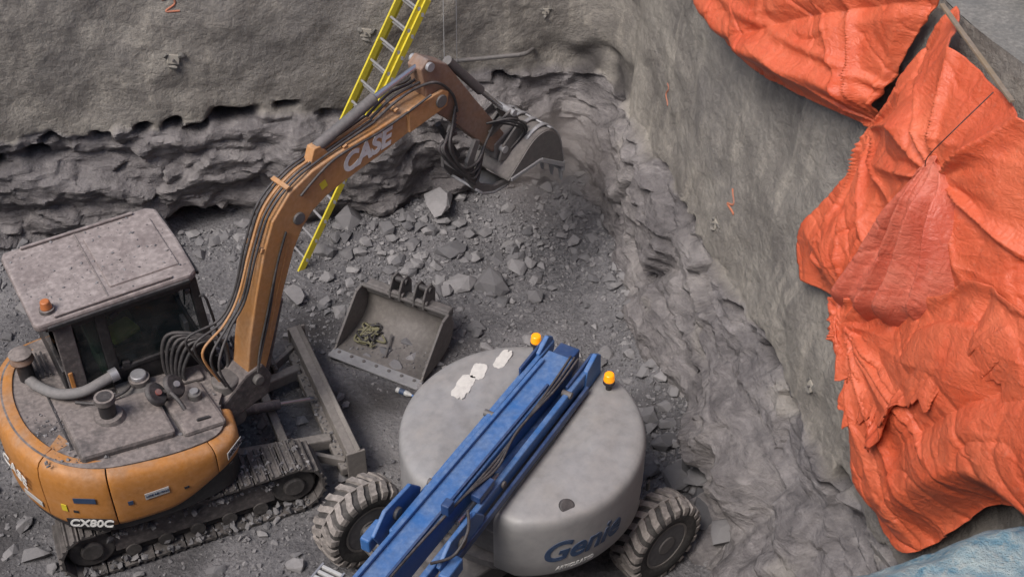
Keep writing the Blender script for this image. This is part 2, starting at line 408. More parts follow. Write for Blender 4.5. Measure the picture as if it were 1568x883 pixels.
def rock_templates(n,npts):
    out=[]
    for _ in range(n):
        bm=bmesh.new(); fl=random.uniform(.35,.75)
        for _ in range(npts):
            v=Vector((random.gauss(0,1),random.gauss(0,1),random.gauss(0,1))).normalized()*random.uniform(.75,1)
            bm.verts.new((v.x*.5,v.y*.5*random.uniform(.7,1),v.z*.5*fl))
        r=bmesh.ops.convex_hull(bm,input=bm.verts)
        junk=[e for e in r['geom_interior'] if isinstance(e,bmesh.types.BMVert)]
        bmesh.ops.delete(bm,geom=list(set(junk)),context='VERTS')
        bm.verts.ensure_lookup_table(); bm.verts.index_update()
        out.append(([v.co.copy() for v in bm.verts],[tuple(v.index for v in f.verts) for f in bm.faces])); bm.free()
    return out
TS=rock_templates(14,9); TB=rock_templates(10,16)
def put(vs,fs,T,pos,s,flat=False):
    tv,tf=random.choice(T); k=len(vs)
    if flat: q=Quaternion((0,0,1),random.uniform(0,6.28))@Quaternion((1,0,0),random.uniform(-.3,.3))
    else: q=Quaternion((random.gauss(0,1),random.gauss(0,1),random.gauss(0,1),random.gauss(0,1))).normalized()
    m=q.to_matrix()*s
    for v in tv: vs.append(m@v+pos)
    for f in tf: fs.append(tuple(i+k for i in f))
vs=[];fs=[]
cnt=0
while cnt<23000:
    x=random.uniform(-8,4); y=random.uniform(6.5,15.6)
    db=(15.145+.195*x-y); dr=(4.8-.25*y-x)
    if db<0.0 or dr<-.1: continue
    w=.25+.9*math.exp(-(((x+.9)/1.7)**2+((y-13.7)/1.2)**2))+1.0*sst(.8,.1,dr)+.5*sst(1,.1,db)
    w*=.45+1.1*max(0,nz(x*.9,y*.9,4)+.4)
    if -2.4<x<-.6 and 10.3<y<11.4: w*=.25
    if random.random()>w: continue
    s=.021*random.paretovariate(1.65); s=min(s,.22)
    if s>.09 and random.random()<.5: s*=.45
    put(vs,fs,TS if s<.1 else TB,Vector((x,y,gz(x,y)+s*.10)),s*1.2,s>.08); cnt+=1
for (x,y,s) in [(-1.0,14.5,.50),(-.83,13.8,.38),(-.68,13.15,.36),(-.29,13.1,.44),(.05,13.5,.28),(.3,12.9,.25),(-2.8,12.9,.33),(-2.2,14.3,.4),(-5.0,8.7,.26),(-1.7,14.1,.25),(1.9,9.7,.40),(2.1,9.2,.5),(2.35,8.8,.5),(2.7,8.1,.45),(-6.3,13.3,.5),(-5.6,13.6,.4),(1.75,10.3,.3),(1.6,10.8,.25),(2.05,9.6,.35),(1.9,8.9,.3),(2.2,8.3,.35),(1.7,9.6,.22),(-1.5,13.6,.22),(-2.5,13.8,.3)]:
    put(vs,fs,TB,Vector((x,y,gz(x,y)+s*.10)),s*1.35,True)
rub=mobj('rock_rubble',vs,fs,'rub',None,recalc=True)

# wall fittings -------------------------------------------------
def onwall(pt,dirv):
    h=WB.ray_cast(Vector(pt)-Vector(dirv)*2,Vector(dirv)); return h[0] if h[0] else Vector(pt)
BD=Vector((-.19,.98,0)); RD=Vector((.97,.24,0))
for pt,dv,k in (((-4.26,14.45,2.67),BD,1),((-1.87,14.9,2.78),BD,.9),((.43,15.37,2.85),BD,.6),((2.27,11.3,2.45),RD,.7),((2.87,8.85,2.39),RD,.7)):
    p=onwall(pt,dv); e=empty('wall_anchor',p,math.atan2(dv.y,dv.x)); e.scale=(k,k,k)
    box('bearing_plate',e,(-.012,0,0),(.03,.15,.13),'grout',rot=(.2,.1,0))
    vs=[];fs=[]
    put(vs,fs,TB,Vector((-.02,.02,-.10)),.16); put(vs,fs,TB,Vector((.0,-.09,.02)),.16); put(vs,fs,TB,Vector((.0,.07,.05)),.14)
    mobj('grout_collar',vs,fs,'concrete',e)
    cyl('bolt',e,(-.07,0,0),(0,0,0),.015,'steel')
def spray(name,pts,dv):
    P=[onwall(p,dv)+dv*.002 for p in cat(pts,5)]
    return tube(name,None,P,.014,'spray',smooth=False)
spray('spray_paint_mark',[(-4.25,14.3,3.42),(-4.12,14.3,3.44),(-4.1,14.3,3.36),(-4.22,14.3,3.28),(-4.05,14.3,3.27)],BD)
spray('spray_paint_mark',[(1.6,13.3,2.95),(1.6,13.25,2.9),(1.6,13.33,2.78),(1.6,13.2,2.7)],RD)
spray('spray_paint_mark',[(2.2,11.2,2.95),(2.2,11.1,2.82),(2.2,11.2,2.76),(2.2,11.02,2.74)],RD)
pe=empty('drain_pipe',(0,0,0))
cyl('pipe',pe,(-.95,14.92,2.32),(.1,15.05,2.36),.03,'steel'); cyl('collar',pe,(-1.0,14.91,2.32),(-.93,14.92,2.32),.05,'steel')
tube('bend',pe,[(.1,15.05,2.36),(.2,15.1,2.36),(.28,15.3,2.3)],.03,'steel')
tube('hanging_cord',None,[(-.88,14.9,2.3),(-.86,14.88,3.5),(-.84,14.9,5.2),(-.84,15.3,6.35)],.006,'white')
tube('hanging_cord',None,[(-.72,14.9,2.2),(-.70,14.88,3.5),(-.72,14.9,5.2),(-.7,15.3,6.35)],.005,'alu')

# ------------------------------------------------------------------ ladder
lad=empty('extension_ladder')
b0=Vector((-2.95,13.62,.02)); tdir=(Vector((-1.2,14.72,3.35))-b0).normalized(); sd=Vector((.60,-.80,0))
sd=(sd-tdir*sd.dot(tdir)).normalized(); nrm=sd.cross(tdir).normalized()
for k,(off,l0,l1,w) in enumerate(((0,0,4.0,.46),(.065,1.55,6.2,.40))):
    for sg in (-1,1):
        a=b0+nrm*off+sd*sg*w/2+tdir*l0; c=b0+nrm*off+sd*sg*w/2+tdir*l1
        beam('rail_%d_%d'%(k,sg+1),lad,a,c,.03,.09,'yellow',.004,up=sd.cross(tdir))
    l=l0+.2
    while l<l1:
        c=b0+nrm*off+tdir*l; cyl('rung',lad,c-sd*w/2,c+sd*w/2,.019,'alu',10)
        for sg in (-1,1): box('rung_plate',lad,c+sd*sg*(w/2+.017),(.05,.008,.05),'alu',b=0)
        l+=.3
for sg in (-1,1):
    c=b0+sd*sg*.22; box('foot_%d'%sg,lad,c,(.12,.06,.05),'black')

# ------------------------------------------------------------------ excavator
ex=empty('excavator',(-4.17,9.76,0))
U=empty('upper_structure',(0,0,0),R(31),ex)
oc=Vector((.45*.914,.45*.407,0)); UC=empty('undercarriage',oc,R(24),ex)
BF=empty('boom_assembly',(1.34,.39,0),R(45),ex)
PT=cat([(-.35,1.2,0),(-.72,1.1,0),(-1.0,.8,0),(-1.14,.4,0),(-1.18,0,0),(-1.14,-.4,0),(-1.0,-.78,0),(-.78,-1.06,0),(-.45,-1.24,0),(.05,-1.31,0),(.45,-1.31,0),(.76,-1.25,0),(.93,-1.08,0),(1.0,-.75,0)],6)
def ztop(f): return 1.50-.13*(f+.4)
def zbot(f): return .78+.28*sst(0,.9,f)
def shell(name,i0,i1,prof,mat,par,th=.02):
    vs=[];fs=[]; m=len(prof); sub=list(range(i0,i1+1))
    for q,i in enumerate(sub):
        p=PT[i].copy()
        if q==0: p=PT[i].lerp(PT[i+1],.09)
        if q==len(sub)-1: p=PT[i].lerp(PT[i-1],.09)
        d=(PT[min(i+1,len(PT)-1)]-PT[max(i-1,0)]).normalized(); n=Vector((-d.y,d.x,0))
        if n.dot(-p+Vector((.1,0,0)))<0: n=-n
        zt,zb=ztop(p.x),zbot(p.x)
        for (ins,k) in prof:
            z=zb+(zt-zb)*k; v=p+n*ins; vs.append((v.x,v.y,z))
    for i in range(len(sub)-1):
        for j in range(m-1): a=i*m+j; fs.append((a,a+m,a+m+1,a+1))
    o=mobj(name,vs,fs,mat,par,smooth=True,angle=50); s=o.modifiers.new('s','SOLIDIFY'); s.thickness=th; s.offset=-1
    b=o.modifiers.new('b','BEVEL'); b.width=.006; b.segments=2; b.limit_method='ANGLE'; b.angle_limit=R(50)
    return o
prof=[(.06,0),(.015,.05),(0,.12),(0,.35),(.0,.36),(0,.62),(.006,.78),(.025,.90),(.06,.97),(.12,1.0),(.24,1.015)]
nP=len(PT)-1
shell('counterweight',0,36,prof,'orange',U); shell('side_panel_1',36,48,prof,'orange',U); shell('side_panel_2',48,63,prof,'orange',U); shell('side_panel_3',63,nP,prof,'orange',U)
core=[(p.x*.965,p.y*.965) for p in PT]+[(1.0,-.2),(1.12,-.05),(1.12,1.2),(.4,1.2)]
prism('lower_frame',U,core,.70,1.12,'black','z',.02)
core2=[(p.x*.90,p.y*.90) for p in PT]+[(.98,-.55),(.98,0),(-.4,0.05),(-.4,1.05)]
n=len(core2); vs=[(p[0],p[1],1.0) for p in core2]+[(p[0],p[1],ztop(p[0])+.02) for p in core2]
bev(mobj('hood_top',vs,[tuple(range(n)),tuple(range(2*n-1,n-1,-1))]+[(i,(i+1)%n,n+(i+1)%n,n+i) for i in range(n)],'hood',U),.03,3)
box('engine_cover',U,(-.12,-.62,1.51),(.95,.72,.12),'hood',rot=(0,.13,0),b=.04)
box('front_cover',U,(.62,-.66,1.38),(.46,.72,.12),'hood',rot=(0,.13,.05),b=.04)
box('deck_step',U,(.55,-.17,1.40),(.7,.22,.10),'hood',rot=(0,.13,0),b=.02)
box('hood_seam',U,(-.62,-.1,1.55),(.02,1.3,.02),'black',b=.004)
for k in range(3): box('cover_rib_%d'%k,U,(-.35+.25*k,-.84,1.585-.033*k),(.03,.2,.02),'hood',rot=(0,.13,0),b=.006)
box('cover_handle',U,(.66,-.9,1.45),(.14,.03,.03),'black',rot=(0,.13,0)); box('orange_deck_strip',U,(-.88,.15,1.555),(.22,.8,.012),'orange',b=.004)
box('orange_deck_patch',U,(-.80,-.50,1.562),(.26,.42,.012),'orange',rot=(0,.10,.35),b=.004)
for i in range(5): box('vent_%d'%i,U,(-.70+.05*i,.60,1.575),(.02,.4,.02),'black',b=.003)
cyl('exhaust_base',U,(-.17,-.52,1.55),(-.17,-.52,1.62),.17,'hood',24,.14); cyl('exhaust',U,(-.17,-.52,1.6),(-.17,-.52,1.80),.085,'black',20); 
cyl('exhaust_bell',U,(-.17,-.52,1.80),(-.17,-.52,1.86),.105,'hood',20,.10); cyl('exhaust_hole',U,(-.17,-.52,1.862),(-.17,-.52,1.866),.075,'black',20)
cyl('filler_neck',U,(.27,-.12,1.42),(.27,-.12,1.58),.11,'hood'); cyl('filler_cap',U,(.27,-.12,1.58),(.27,-.12,1.63),.085,'alu',b=.01)
box('filler_box',U,(.2,-.18,1.45),(.36,.3,.14),'steel',b=.02)
for k,(a,c) in enumerate(((-.1,.0),(.1,.02))):
    cyl('mirror_disc_%d'%k,U,(.42+a,-.5+c,1.62),(.45+a,-.52+c,1.65),.14,'hose',20,.12,b=.01)
    cyl('mirror_hub_%d'%k,U,(.45+a,-.52+c,1.65),(.46+a,-.53+c,1.67),.035,'darkred' if k==0 else 'alu',12)
cyl('mirror_stem',U,(.42,-.45,1.4),(.42,-.5,1.62),.02,'black'); tube('wing',U,[(.46,-.6,1.66),(.5,-.72,1.62),(.52,-.8,1.56)],.022,'hose')
cyl('reservoir',U,(.70,-.55,1.36),(.70,-.55,1.50),.07,'steel'); cyl('reservoir_cap',U,(.70,-.55,1.5),(.70,-.55,1.53),.045,'alu')
tube('intake_hose',U,[(-.72,.45,1.58),(-.66,.25,1.60),(-.52,.02,1.62),(-.30,-.10,1.64),(-.08,-.10,1.68),(.06,-.08,1.70)],.058,'hosegrey')
cyl('intake_clamp',U,(.0,-.09,1.695),(.08,-.08,1.70),.07,'alu'); tube('hose_thin',U,[(-.4,-.15,1.58),(-.2,-.3,1.6),(.05,-.28,1.6),(.15,-.2,1.58)],.018,'hose')
cyl('precleaner',U,(-.72,.47,1.5),(-.72,.47,1.82),.08,'black'); cyl('precleaner_bowl',U,(-.72,.47,1.82),(-.72,.47,1.92),.13,'rust',20,.10,b=.02); cyl('precleaner_lid',U,(-.72,.47,1.92),(-.72,.47,1.97),.12,'hood',20,.05)
cb=empty('cab',(0,0,0),0,U)
f0,f1,l0,l1,zb_,zt_=-.42,1.1,0.0,1.2,1.12,2.50
def pillar(nm,a,b,w=.07): beam(nm,cb,a,b,w,w,'black',.012)
pillar('pillar_fr',(f1+.02,l0+.03,zb_),(f1-.06,l0+.03,zt_),.09); pillar('pillar_fl',(f1+.02,l1-.03,zb_),(f1-.06,l1-.03,zt_))
pillar('pillar_mr',(.08,l0+.03,zb_),(.06,l0+.03,zt_),.11); pillar('pillar_ml',(.1,l1-.03,zb_),(.1,l1-.03,zt_))
pillar('pillar_rr',(f0,l0+.03,zb_),(f0,l0+.03,zt_),.1); pillar('pillar_rl',(f0,l1-.03,zb_),(f0,l1-.03,zt_),.1)
box('lower_right_panel',cb,(.35,l0+.02,1.38),(1.5,.05,.5),'black'); box('lower_left_panel',cb,(.35,l1-.02,1.38),(1.5,.05,.5),'black')
box('rear_panel',cb,(f0+.02,.6,1.5),(.05,1.15,.75),'black'); box('front_panel',cb,(f1-.0,.6,1.25),(.05,1.15,.28),'black')
box('side_rear_panel',cb,(-.31,l0-.005,1.95),(.18,.05,1.1),'hood'); box('side_strip',cb,(-.36,l0-.035,1.70),(.045,.02,.36),'orange'); box('window_rail',cb,(.58,l0+.02,1.66),(1.0,.07,.06),'black'); 
box('top_rail_r',cb,(.33,l0+.03,2.45),(1.46,.08,.11),'black'); box('top_rail_f',cb,(f1-.07,.6,2.46),(.08,1.14,.09),'black')
box('top_rail_b',cb,(f0,.6,2.46),(.08,1.14,.09),'black'); box('top_rail_l',cb,(.33,l1-.03,2.46),(1.46,.08,.09),'black')
box('cab_floor',cb,(.35,.6,1.2),(1.45,1.12,.05),'black')
for p,q in (((.16,2.36),(.24,2.40)),((.94,2.36),(1.0,2.36)),((.16,1.72),(.24,1.70))): beam('corner_trim',cb,(p[0],l0+.01,p[1]),(q[0],l0+.01,q[1]),.06,.06,'black')
def pane(nm,pts): mobj(nm,pts,[tuple(range(len(pts)))],'glass',cb)
pane('window_right',[(.12,l0+.015,1.68),(1.04,l0+.015,1.68),(1.0,l0+.015,2.42),(.12,l0+.015,2.42)])
pane('window_small',[(-.20,l0+.015,1.62),(.04,l0+.015,1.62),(.04,l0+.015,2.42),(-.20,l0+.015,2.42)])
pane('window_front',[(1.10,.06,1.4),(1.10,1.14,1.4),(1.04,1.14,2.42),(1.04,.06,2.42)])
pane('window_left',[(-.4,1.17,1.66),(1.04,1.17,1.66),(1.0,1.17,2.42),(-.4,1.17,2.42)])
pane('window_rear',[(-.43,.1,1.9),(-.43,1.1,1.9),(-.43,1.1,2.42),(-.43,.1,2.42)])
box('seat_base',cb,(.25,.6,1.5),(.5,.5,.5),'vest',b=.06); box('seat_back',cb,(.0,.6,1.95),(.14,.5,.65),'vest',rot=(0,-.15,0),b=.06)
box('folded_vest',cb,(.3,.42,1.80),(.34,.24,.08),'hivis',rot=(.2,.1,.4),b=.03); box('vest_on_seat',cb,(.10,.45,2.02),(.05,.2,.3),'hivis',rot=(0,-.15,0),b=.02)
box('console',cb,(.4,.25,1.6),(.5,.16,.2),'black',b=.03); cyl('lever',cb,(.6,.25,1.6),(.62,.25,1.85),.02,'black'); box('monitor',cb,(.9,.12,1.85),(.05,.16,.16),'alu')
roofp=[(-.52,-.06),(1.02,-.06),(1.10,.0),(1.12,.6),(1.10,1.2),(1.02,1.28),(-.52,1.28),(-.56,1.2),(-.56,0)]
prism('roof',cb,roofp,2.50,2.60,'roof','z',.03); 
box('roof_raised',cb,(.62,.6,2.605),(.72,.9,.03),'roof',b=.012); box('roof_seam',cb,(.2,.6,2.603),(.014,1.2,.012),'hood',b=0)
box('roof_rail_a',cb,(.25,-.02,2.62),(1.2,.035,.03),'roof'); box('roof_rail_b',cb,(.25,1.22,2.62),(1.2,.035,.03),'roof')
box('roof_lip',cb,(.28,-.07,2.53),(1.45,.03,.05),'black'); box('roof_lip_f',cb,(1.12,.6,2.52),(.03,1.15,.05),'black')
cyl('beacon_base',cb,(-.38,.12,2.60),(-.38,.12,2.64),.075,'hood'); cyl('beacon',cb,(-.38,.12,2.64),(-.38,.12,2.73),.06,'amber2',16,.045,b=.01)
tube('grab_handle',cb,[(1.12,-.02,1.4),(1.2,-.05,1.45),(1.14,-.05,2.2),(1.08,-.02,2.25)],.015,'black',3)
tube('wiper',cb,[(1.12,.9,1.45),(1.1,.6,2.1)],.01,'black',2)
vs=[];fs=[]
for _ in range(260):
    s=.010*random.paretovariate(1.5); s=min(s,.05); f=random.uniform(-.5,1.05); l=random.uniform(0,1.2)
    put(vs,fs,TS,Vector((f,l,2.602+ (.02 if .26<f<.98 and .15<l<1.05 else 0))),s)
for _ in range(420):
    s=min(.012*random.paretovariate(1.5),.06); f=random.uniform(-.9,.9); l=random.uniform(-1.0,-.1)
    put(vs,fs,TS,Vector((f,l,ztop(f)+.03)),s)
mobj('loose_dirt',vs,fs,'rub',U)
def pn(i):
    d=(PT[min(i+1,nP)]-PT[i-1]).normalized(); n=Vector((-d.y,d.x,0)); 
    if n.dot(-PT[i])<0: n=-n
    return d,n
def deck_text(nm,body,i,z,size,mat,shear=.3,bold=.004,off=.006):
    d,n=pn(i); text(nm,U,body,size,frame_m(PT[i]-n*off+Vector((0,0,z)),d,(0,0,1)),mat,shear,.003,bold)
def decal(nm,i,z,w,h,mat,off=.008):
    d,n=pn(i); box(nm,U,PT[i]-n*off+Vector((0,0,z)),(w,.006,h),mat,rot=(0,0,math.atan2(d.y,d.x)),b=0)
deck_text('rear_lettering','CASE',29,1.20,.24,'letter',off=.012); decal('model_plate',44,.90,.46,.13,'black',.014); deck_text('model_lettering','CX80C',44,.90,.14,'letter',off=.022)
decal('decal_blue',44,1.22,.22,.07,'navy'); decal('decal_white',53,1.12,.24,.08,'white'); decal('decal_small_1',50,1.10,.05,.05,'navy'); decal('decal_small_2',40,1.08,.06,.09,'yellow'); decal('decal_white_2',33,.98,.3,.07,'white')
decal('decal_white_3',68,1.20,.26,.09,'white'); deck_text('decal_text','ARCTIC',68,1.20,.07,'black',.2,.001,.014); deck_text('decal_text_2','HITE RENTALS',53,1.12,.035,'navy',.1,.0,.014)
for i in (42,57,66): decal('latch_%d'%i,i,1.05,.05,.03,'black')
prism('swing_casting',BF,[(-.45,.95),(.12,1.02),(.20,1.25),(.10,1.48),(-.12,1.45),(-.45,1.25)],-.16,.16,'hood','y',.03)
cyl('swing_post',BF,(-.28,0,.82),(-.28,0,1.42),.15,'steel',b=.02)
cyl('foot_pin',BF,(0,-.22,1.33),(0,.22,1.33),.06,'steel',b=.01)
bp=ribbon([(0,1.30),(.15,1.76),(.33,2.28),(.52,2.75),(.66,3.0),(.85,3.18),(1.10,3.29),(1.4,3.35),(1.92,3.42),(2.4,3.50),(2.78,3.56)],[.11,.155,.175,.195,.215,.215,.20,.185,.16,.13,.08])
prism('boom',BF,bp,-.135,.135,'orange_boom','y',.015)
for a_,c_ in (((.12,1.78),(.30,2.30)),((.30,2.30),(.50,2.78))): beam('weld_rib',BF,(a_[0]+.13,-.139,a_[1]-.03),(c_[0]+.13,-.139,c_[1]-.03),.006,.02,'orange_boom',0)
text('boom_lettering',BF,'CASE',.28,frame_m((1.72,-.139,3.385),(math.cos(.12),0,math.sin(.12)),(0,0,1)),'letter',.35,.003,.012)
text('boom_lettering_rear',BF,'CASE',.28,frame_m((1.72,.139,3.385),(-math.cos(.12),0,-math.sin(.12)),(0,0,1)),'letter',.35,.003,.012)
cyl('boom_boss',BF,(.80,-.16,3.02),(.80,.16,3.02),.07,'steel',b=.01)
box('boom_label',BF,(1.15,-.138,3.26),(.08,.004,.09),'yellow',rot=(0,-.3,0),b=0)
cyl('boom_cylinder',BF,(.20,0,1.25),(.50,0,2.05),.06,'hood'); cyl('boom_rod',BF,(.50,0,2.05),(.68,0,2.75),.032,'chrome')
cyl('stick_cylinder',BF,(1.20,0,3.62),(2.0,0,3.86),.06,'steel',b=.01); cyl('stick_rod',BF,(2.0,0,3.86),(2.66,0,4.0),.034,'chrome')
prism('cylinder_lug',BF,[(1.05,3.45),(1.35,3.5),(1.22,3.66),(1.14,3.66)],-.06,.06,'orange_boom')
prism('stick',BF,[(2.55,4.0),(2.66,4.08),(2.92,3.92),(3.30,3.34),(3.78,2.64),(3.72,2.50),(3.58,2.48),(3.02,3.12),(2.70,3.42),(2.62,3.6)],-.11,.11,'rust','y',.015)
cyl('boom_tip_pin',BF,(2.76,-.19,3.56),(2.76,.19,3.56),.075,'steel',b=.01); cyl('stick_top_pin',BF,(2.66,-.15,4.0),(2.66,.15,4.0),.05,'brightsteel')
for sg in (-1,1): prism('boom_fork_%d'%sg,BF,[(2.3,3.36),(2.85,3.46),(2.88,3.62),(2.80,3.68),(2.3,3.64)],sg*.15-.02,sg*.15+.02,'orange_boom')
cyl('bucket_cylinder',BF,(3.02,0,3.88),(3.5,0,3.30),.055,'steel'); cyl('bucket_rod',BF,(3.5,0,3.30),(3.84,0,2.92),.03,'chrome')
for sg in (-1,1):
    beam('link_a_%d'%sg,BF,(3.50,sg*.14,2.78),(3.86,sg*.14,2.92),.03,.09,'steel'); beam('link_b_%d'%sg,BF,(3.86,sg*.09,2.92),(4.0,sg*.09,2.66),.04,.10,'steel')
cyl('link_pin',BF,(3.86,-.19,2.92),(3.86,.19,2.92),.04,'brightsteel'); cyl('bucket_pin',BF,(3.70,-.2,2.50),(3.70,.2,2.50),.045,'brightsteel')
prism('quick_coupler',BF,[(3.60,2.38),(3.78,2.34),(4.06,2.54),(4.08,2.68),(3.94,2.74),(3.60,2.58)],-.13,.13,'steel','y',.02)
# digging bucket swung open towards the rock face: shell, ribs, open mouth facing down and back
prf=[(3.58,2.20),(3.76,2.36),(4.00,2.56),(4.22,2.60),(4.38,2.48),(4.47,2.28),(4.52,1.98)]
sm=[(p.x,p.y) for p in cat([(a,b,0) for a,b in prf],4)]
plate('bucket_shell',BF,sm,-.35,.35,.03,'bucket')
plate('bucket_wear_plate',BF,[(p[0]+.025,p[1]+.02) for p in sm[13:]],-.34,.34,.02,'brightsteel')
for k in (-.27,-.09,.09,.27): plate('wear_strip',BF,[(p[0]+.02,p[1]+.04) for p in sm[7:21]],k-.025,k+.025,.02,'brightsteel')
for sg in (-1,1): 
    prism('bucket_side_%d'%sg,BF,sm+[(4.36,2.06),(4.14,2.24),(3.86,2.20)],sg*.35-.014,sg*.35+.014,'steel',b=.004)
    beam('bucket_side_edge_%d'%sg,BF,(4.52,sg*.365,1.98),(4.12,sg*.365,2.24),.03,.06,'brightsteel'); beam('bucket_side_edge2_%d'%sg,BF,(4.12,sg*.365,2.24),(3.62,sg*.365,2.20),.03,.05,'brightsteel')
    prism('bucket_ear_%d'%sg,BF,[(3.60,2.36),(3.68,2.56),(3.96,2.78),(4.08,2.70),(4.02,2.54),(3.76,2.34)],sg*.17-.015,sg*.17+.015,'steel')
box('lip',BF,(4.525,0,1.95),(.04,.74,.14),'brightsteel',b=.006)
for k in range(5): 
    y=-.32+.16*k; prism('tooth_%d'%k,BF,[(4.49,1.92),(4.56,1.92),(4.53,1.72)],y-.03,y+.03,'brightsteel')
for sg in (-1,1):
    tp_=ribbon([(3.24,2.86),(3.12,2.62),(3.12,2.40),(3.24,2.20),(3.48,2.06),(3.76,2.06)],[.04,.055,.06,.055,.05,.03])
    prism('thumb_tine_%d'%sg,BF,tp_,sg*.20-.025,sg*.20+.025,'steel','y',.006)
beam('thumb_bridge',BF,(3.12,-.2,2.45),(3.12,.2,2.45),.10,.05,'steel'); plate('thumb_plate',BF,[(3.18,2.22),(3.30,2.10),(3.48,2.03),(3.72,2.03)],-.24,.24,.03,'brightsteel')
cyl('thumb_cylinder',BF,(2.85,0,3.15),(3.12,0,2.6),.035,'hose')
for k in range(5):
    y=-.10+.05*k
    tube('boom_hose_%d'%k,BF,[(-.35,y*2.2,1.42),(-.42-.03*k,y*1.8,1.80+.05*k),(-.18,y,2.1),(.05+.012*math.sin(k*2),y,2.35),(.28,y,2.86),(.50,y,3.24),(.82,y+.01*math.sin(k*3),3.45),(1.2,y*.9,3.54),(1.9,y*1.0,3.66)],.014,'orange_boom' if k==2 else 'hose')
tube('side_hose',BF,[(.85,-.15,3.28),(1.3,-.15,3.50),(1.9,-.155,3.55),(2.3,-.16,3.62),(2.6,-.2,3.72)],.013,'hose')
for k in range(2):
    y=.03+.05*k; tube('front_loop_%d'%k,BF,[(.62,-.15,2.95),(.45,-.155,2.6),(.26+.03*k,-.155,2.1),(.10+.03*k,-.16,1.7),(.0,-.2,1.45)],.012,'hose')
for k in range(4):
    y=-.09+.06*k; tube('stick_hose_%d'%k,BF,[(1.9,y,3.66),(2.2,y,3.76+.02*k),(2.5,y,3.80),(2.72,y*1.8,3.80),(2.95,y*1.6,3.55),(3.02+.05*k,y*1.5,3.3)],.016,'hose')
for k in range(7):
    tube('tool_hose_%d'%k,BF,[(3.0,-.13,3.38-.06*k),(2.84-.03*k,-.22-.02*(k%3),3.0),(2.94+.02*k,-.27,2.66-.04*k),(3.2,-.25+.03*(k%2),2.6-.04*k),(3.42,-.17,2.74),(3.58+.03*k,-.15,2.92)],.015,'hose')
for k in range(3): tube('coupler_hose_%d'%k,BF,[(3.45,-.14,2.95),(3.72,-.24-.03*k,2.86+.05*k),(3.95+.03*k,-.24,2.66),(3.8,-.18,2.46)],.013,'hose')
for k in range(6):
    a=k*.035; tube('swing_hose_%d'%k,BF,[(-.55,.20+a,1.25),(-.60-a*.6,.28+a,1.50),(-.42-a,.26+a,1.78+a),(-.18,.16,1.80),(-.12,.15,1.55),(-.2,.1,1.3)],.020,'hose')
for s_,z_ in ((.12,2.05),(.35,2.85),(.75,3.42),(1.5,3.56),(2.2,3.68)): box('hose_clamp',BF,(s_-.02,0,z_),(.05,.26,.03),'orange_boom',rot=(0,-1.1 if s_<.5 else -.3,0),b=.004)
def track(nm,y):
    t=empty(nm,(0,y,0),0,UC); rr=.31; hl=1.07; zc=.345; per=4*hl+2*math.pi*rr; ns=38
    for i in range(ns):
        d=i/ns*per
        if d<2*hl: x,z,a=-hl+d,zc+rr,0
        elif d<2*hl+math.pi*rr: th=(d-2*hl)/rr; x,z,a=hl+rr*math.sin(th),zc+rr*math.cos(th),th
        elif d<4*hl+math.pi*rr: x,z,a=hl-(d-2*hl-math.pi*rr),zc-rr,math.pi
        else: th=math.pi+(d-4*hl-math.pi*rr)/rr; x,z,a=-hl+rr*math.sin(th),zc+rr*math.cos(th),th
        pr=[(-.074,-.02),(-.074,.0),(-.062,.008),(-.056,.034),(-.036,.034),(-.030,.010),(.022,.010),(.028,.028),(.048,.028),(.054,0),(.074,0),(.074,-.02)]
        w=.235; v=[]
        for yy in (-w,w):
            for (px,pz) in pr: v.append((px,yy,pz))
        n=len(pr); f=[tuple(range(n)),tuple(range(2*n-1,n-1,-1))]+[(q,(q+1)%n,n+(q+1)%n,n+q) for q in range(n)]
        o=mobj('shoe_%d'%i,v,f,'track',t); o.location=(x,0,z+random.uniform(-.006,.006)); o.rotation_euler=(0,a+random.uniform(-.05,.05),0)
    st=[]
    for k in range(24):
        a=math.pi/2-k/11.5*math.pi if k<12 else -math.pi/2-(k-12)/11.5*math.pi
        st.append(((hl if k<12 else -hl)+.27*math.cos(a),zc+.27*math.sin(a)))
    prism('track_frame',t,[(-.85,.2),(.85,.2),(.85,.47),(.5,.52),(-.5,.52),(-.85,.47)],-.13,.13,'hood')
    prism('chain',t,st,-.07,.07,'track')
    for x in (-hl,hl): cyl('wheel',t,(x,-.14,zc),(x,.14,zc),.24,'track',24,b=.02); cyl('hub',t,(x,-.18,zc),(x,.18,zc),.12,'track',20,b=.02)
    for k in range(5): cyl('roller_%d'%k,t,(-.68+.34*k,-.15,.16),(-.68+.34*k,.15,.16),.08,'track')
    vs=[];fs=[]
    for _ in range(420):
        put(vs,fs,TS,Vector((random.uniform(-1.15,1.25),random.uniform(-.23,.23),.672)),min(.02*random.paretovariate(1.4),.11))
    for _ in range(300): put(vs,fs,TS,Vector((random.uniform(-1.2,1.2),random.choice((-1,1))*random.uniform(.13,.25),random.uniform(.05,.12))),min(.03*random.paretovariate(1.4),.13))
    for _ in range(140): put(vs,fs,TS,Vector((random.uniform(-.9,.9),random.choice((-1,1))*random.uniform(.12,.18),random.uniform(.44,.50))),min(.03*random.paretovariate(1.4),.13))
    mobj('packed_mud',vs,fs,'rub',t)
track('track_right',-.93); track('track_left',.93)
box('car_body',UC,(0,0,.45),(1.2,1.5,.3),'hood',b=.04); cyl('slew_ring',UC,(-.2,0,.58),(-.2,0,.72),.5,'hood',32)
bl=empty('dozer_blade',(0,.12,0),0,UC)
bprof=[(1.92,.03),(1.80,.10),(1.74,.22),(1.74,.34),(1.80,.46),(1.86,.50)]
plate('blade_plate',bl,[(p.x,p.y) for p in cat([(a,b,0) for a,b in bprof],4)],-1.12,1.12,.03,'bucket')
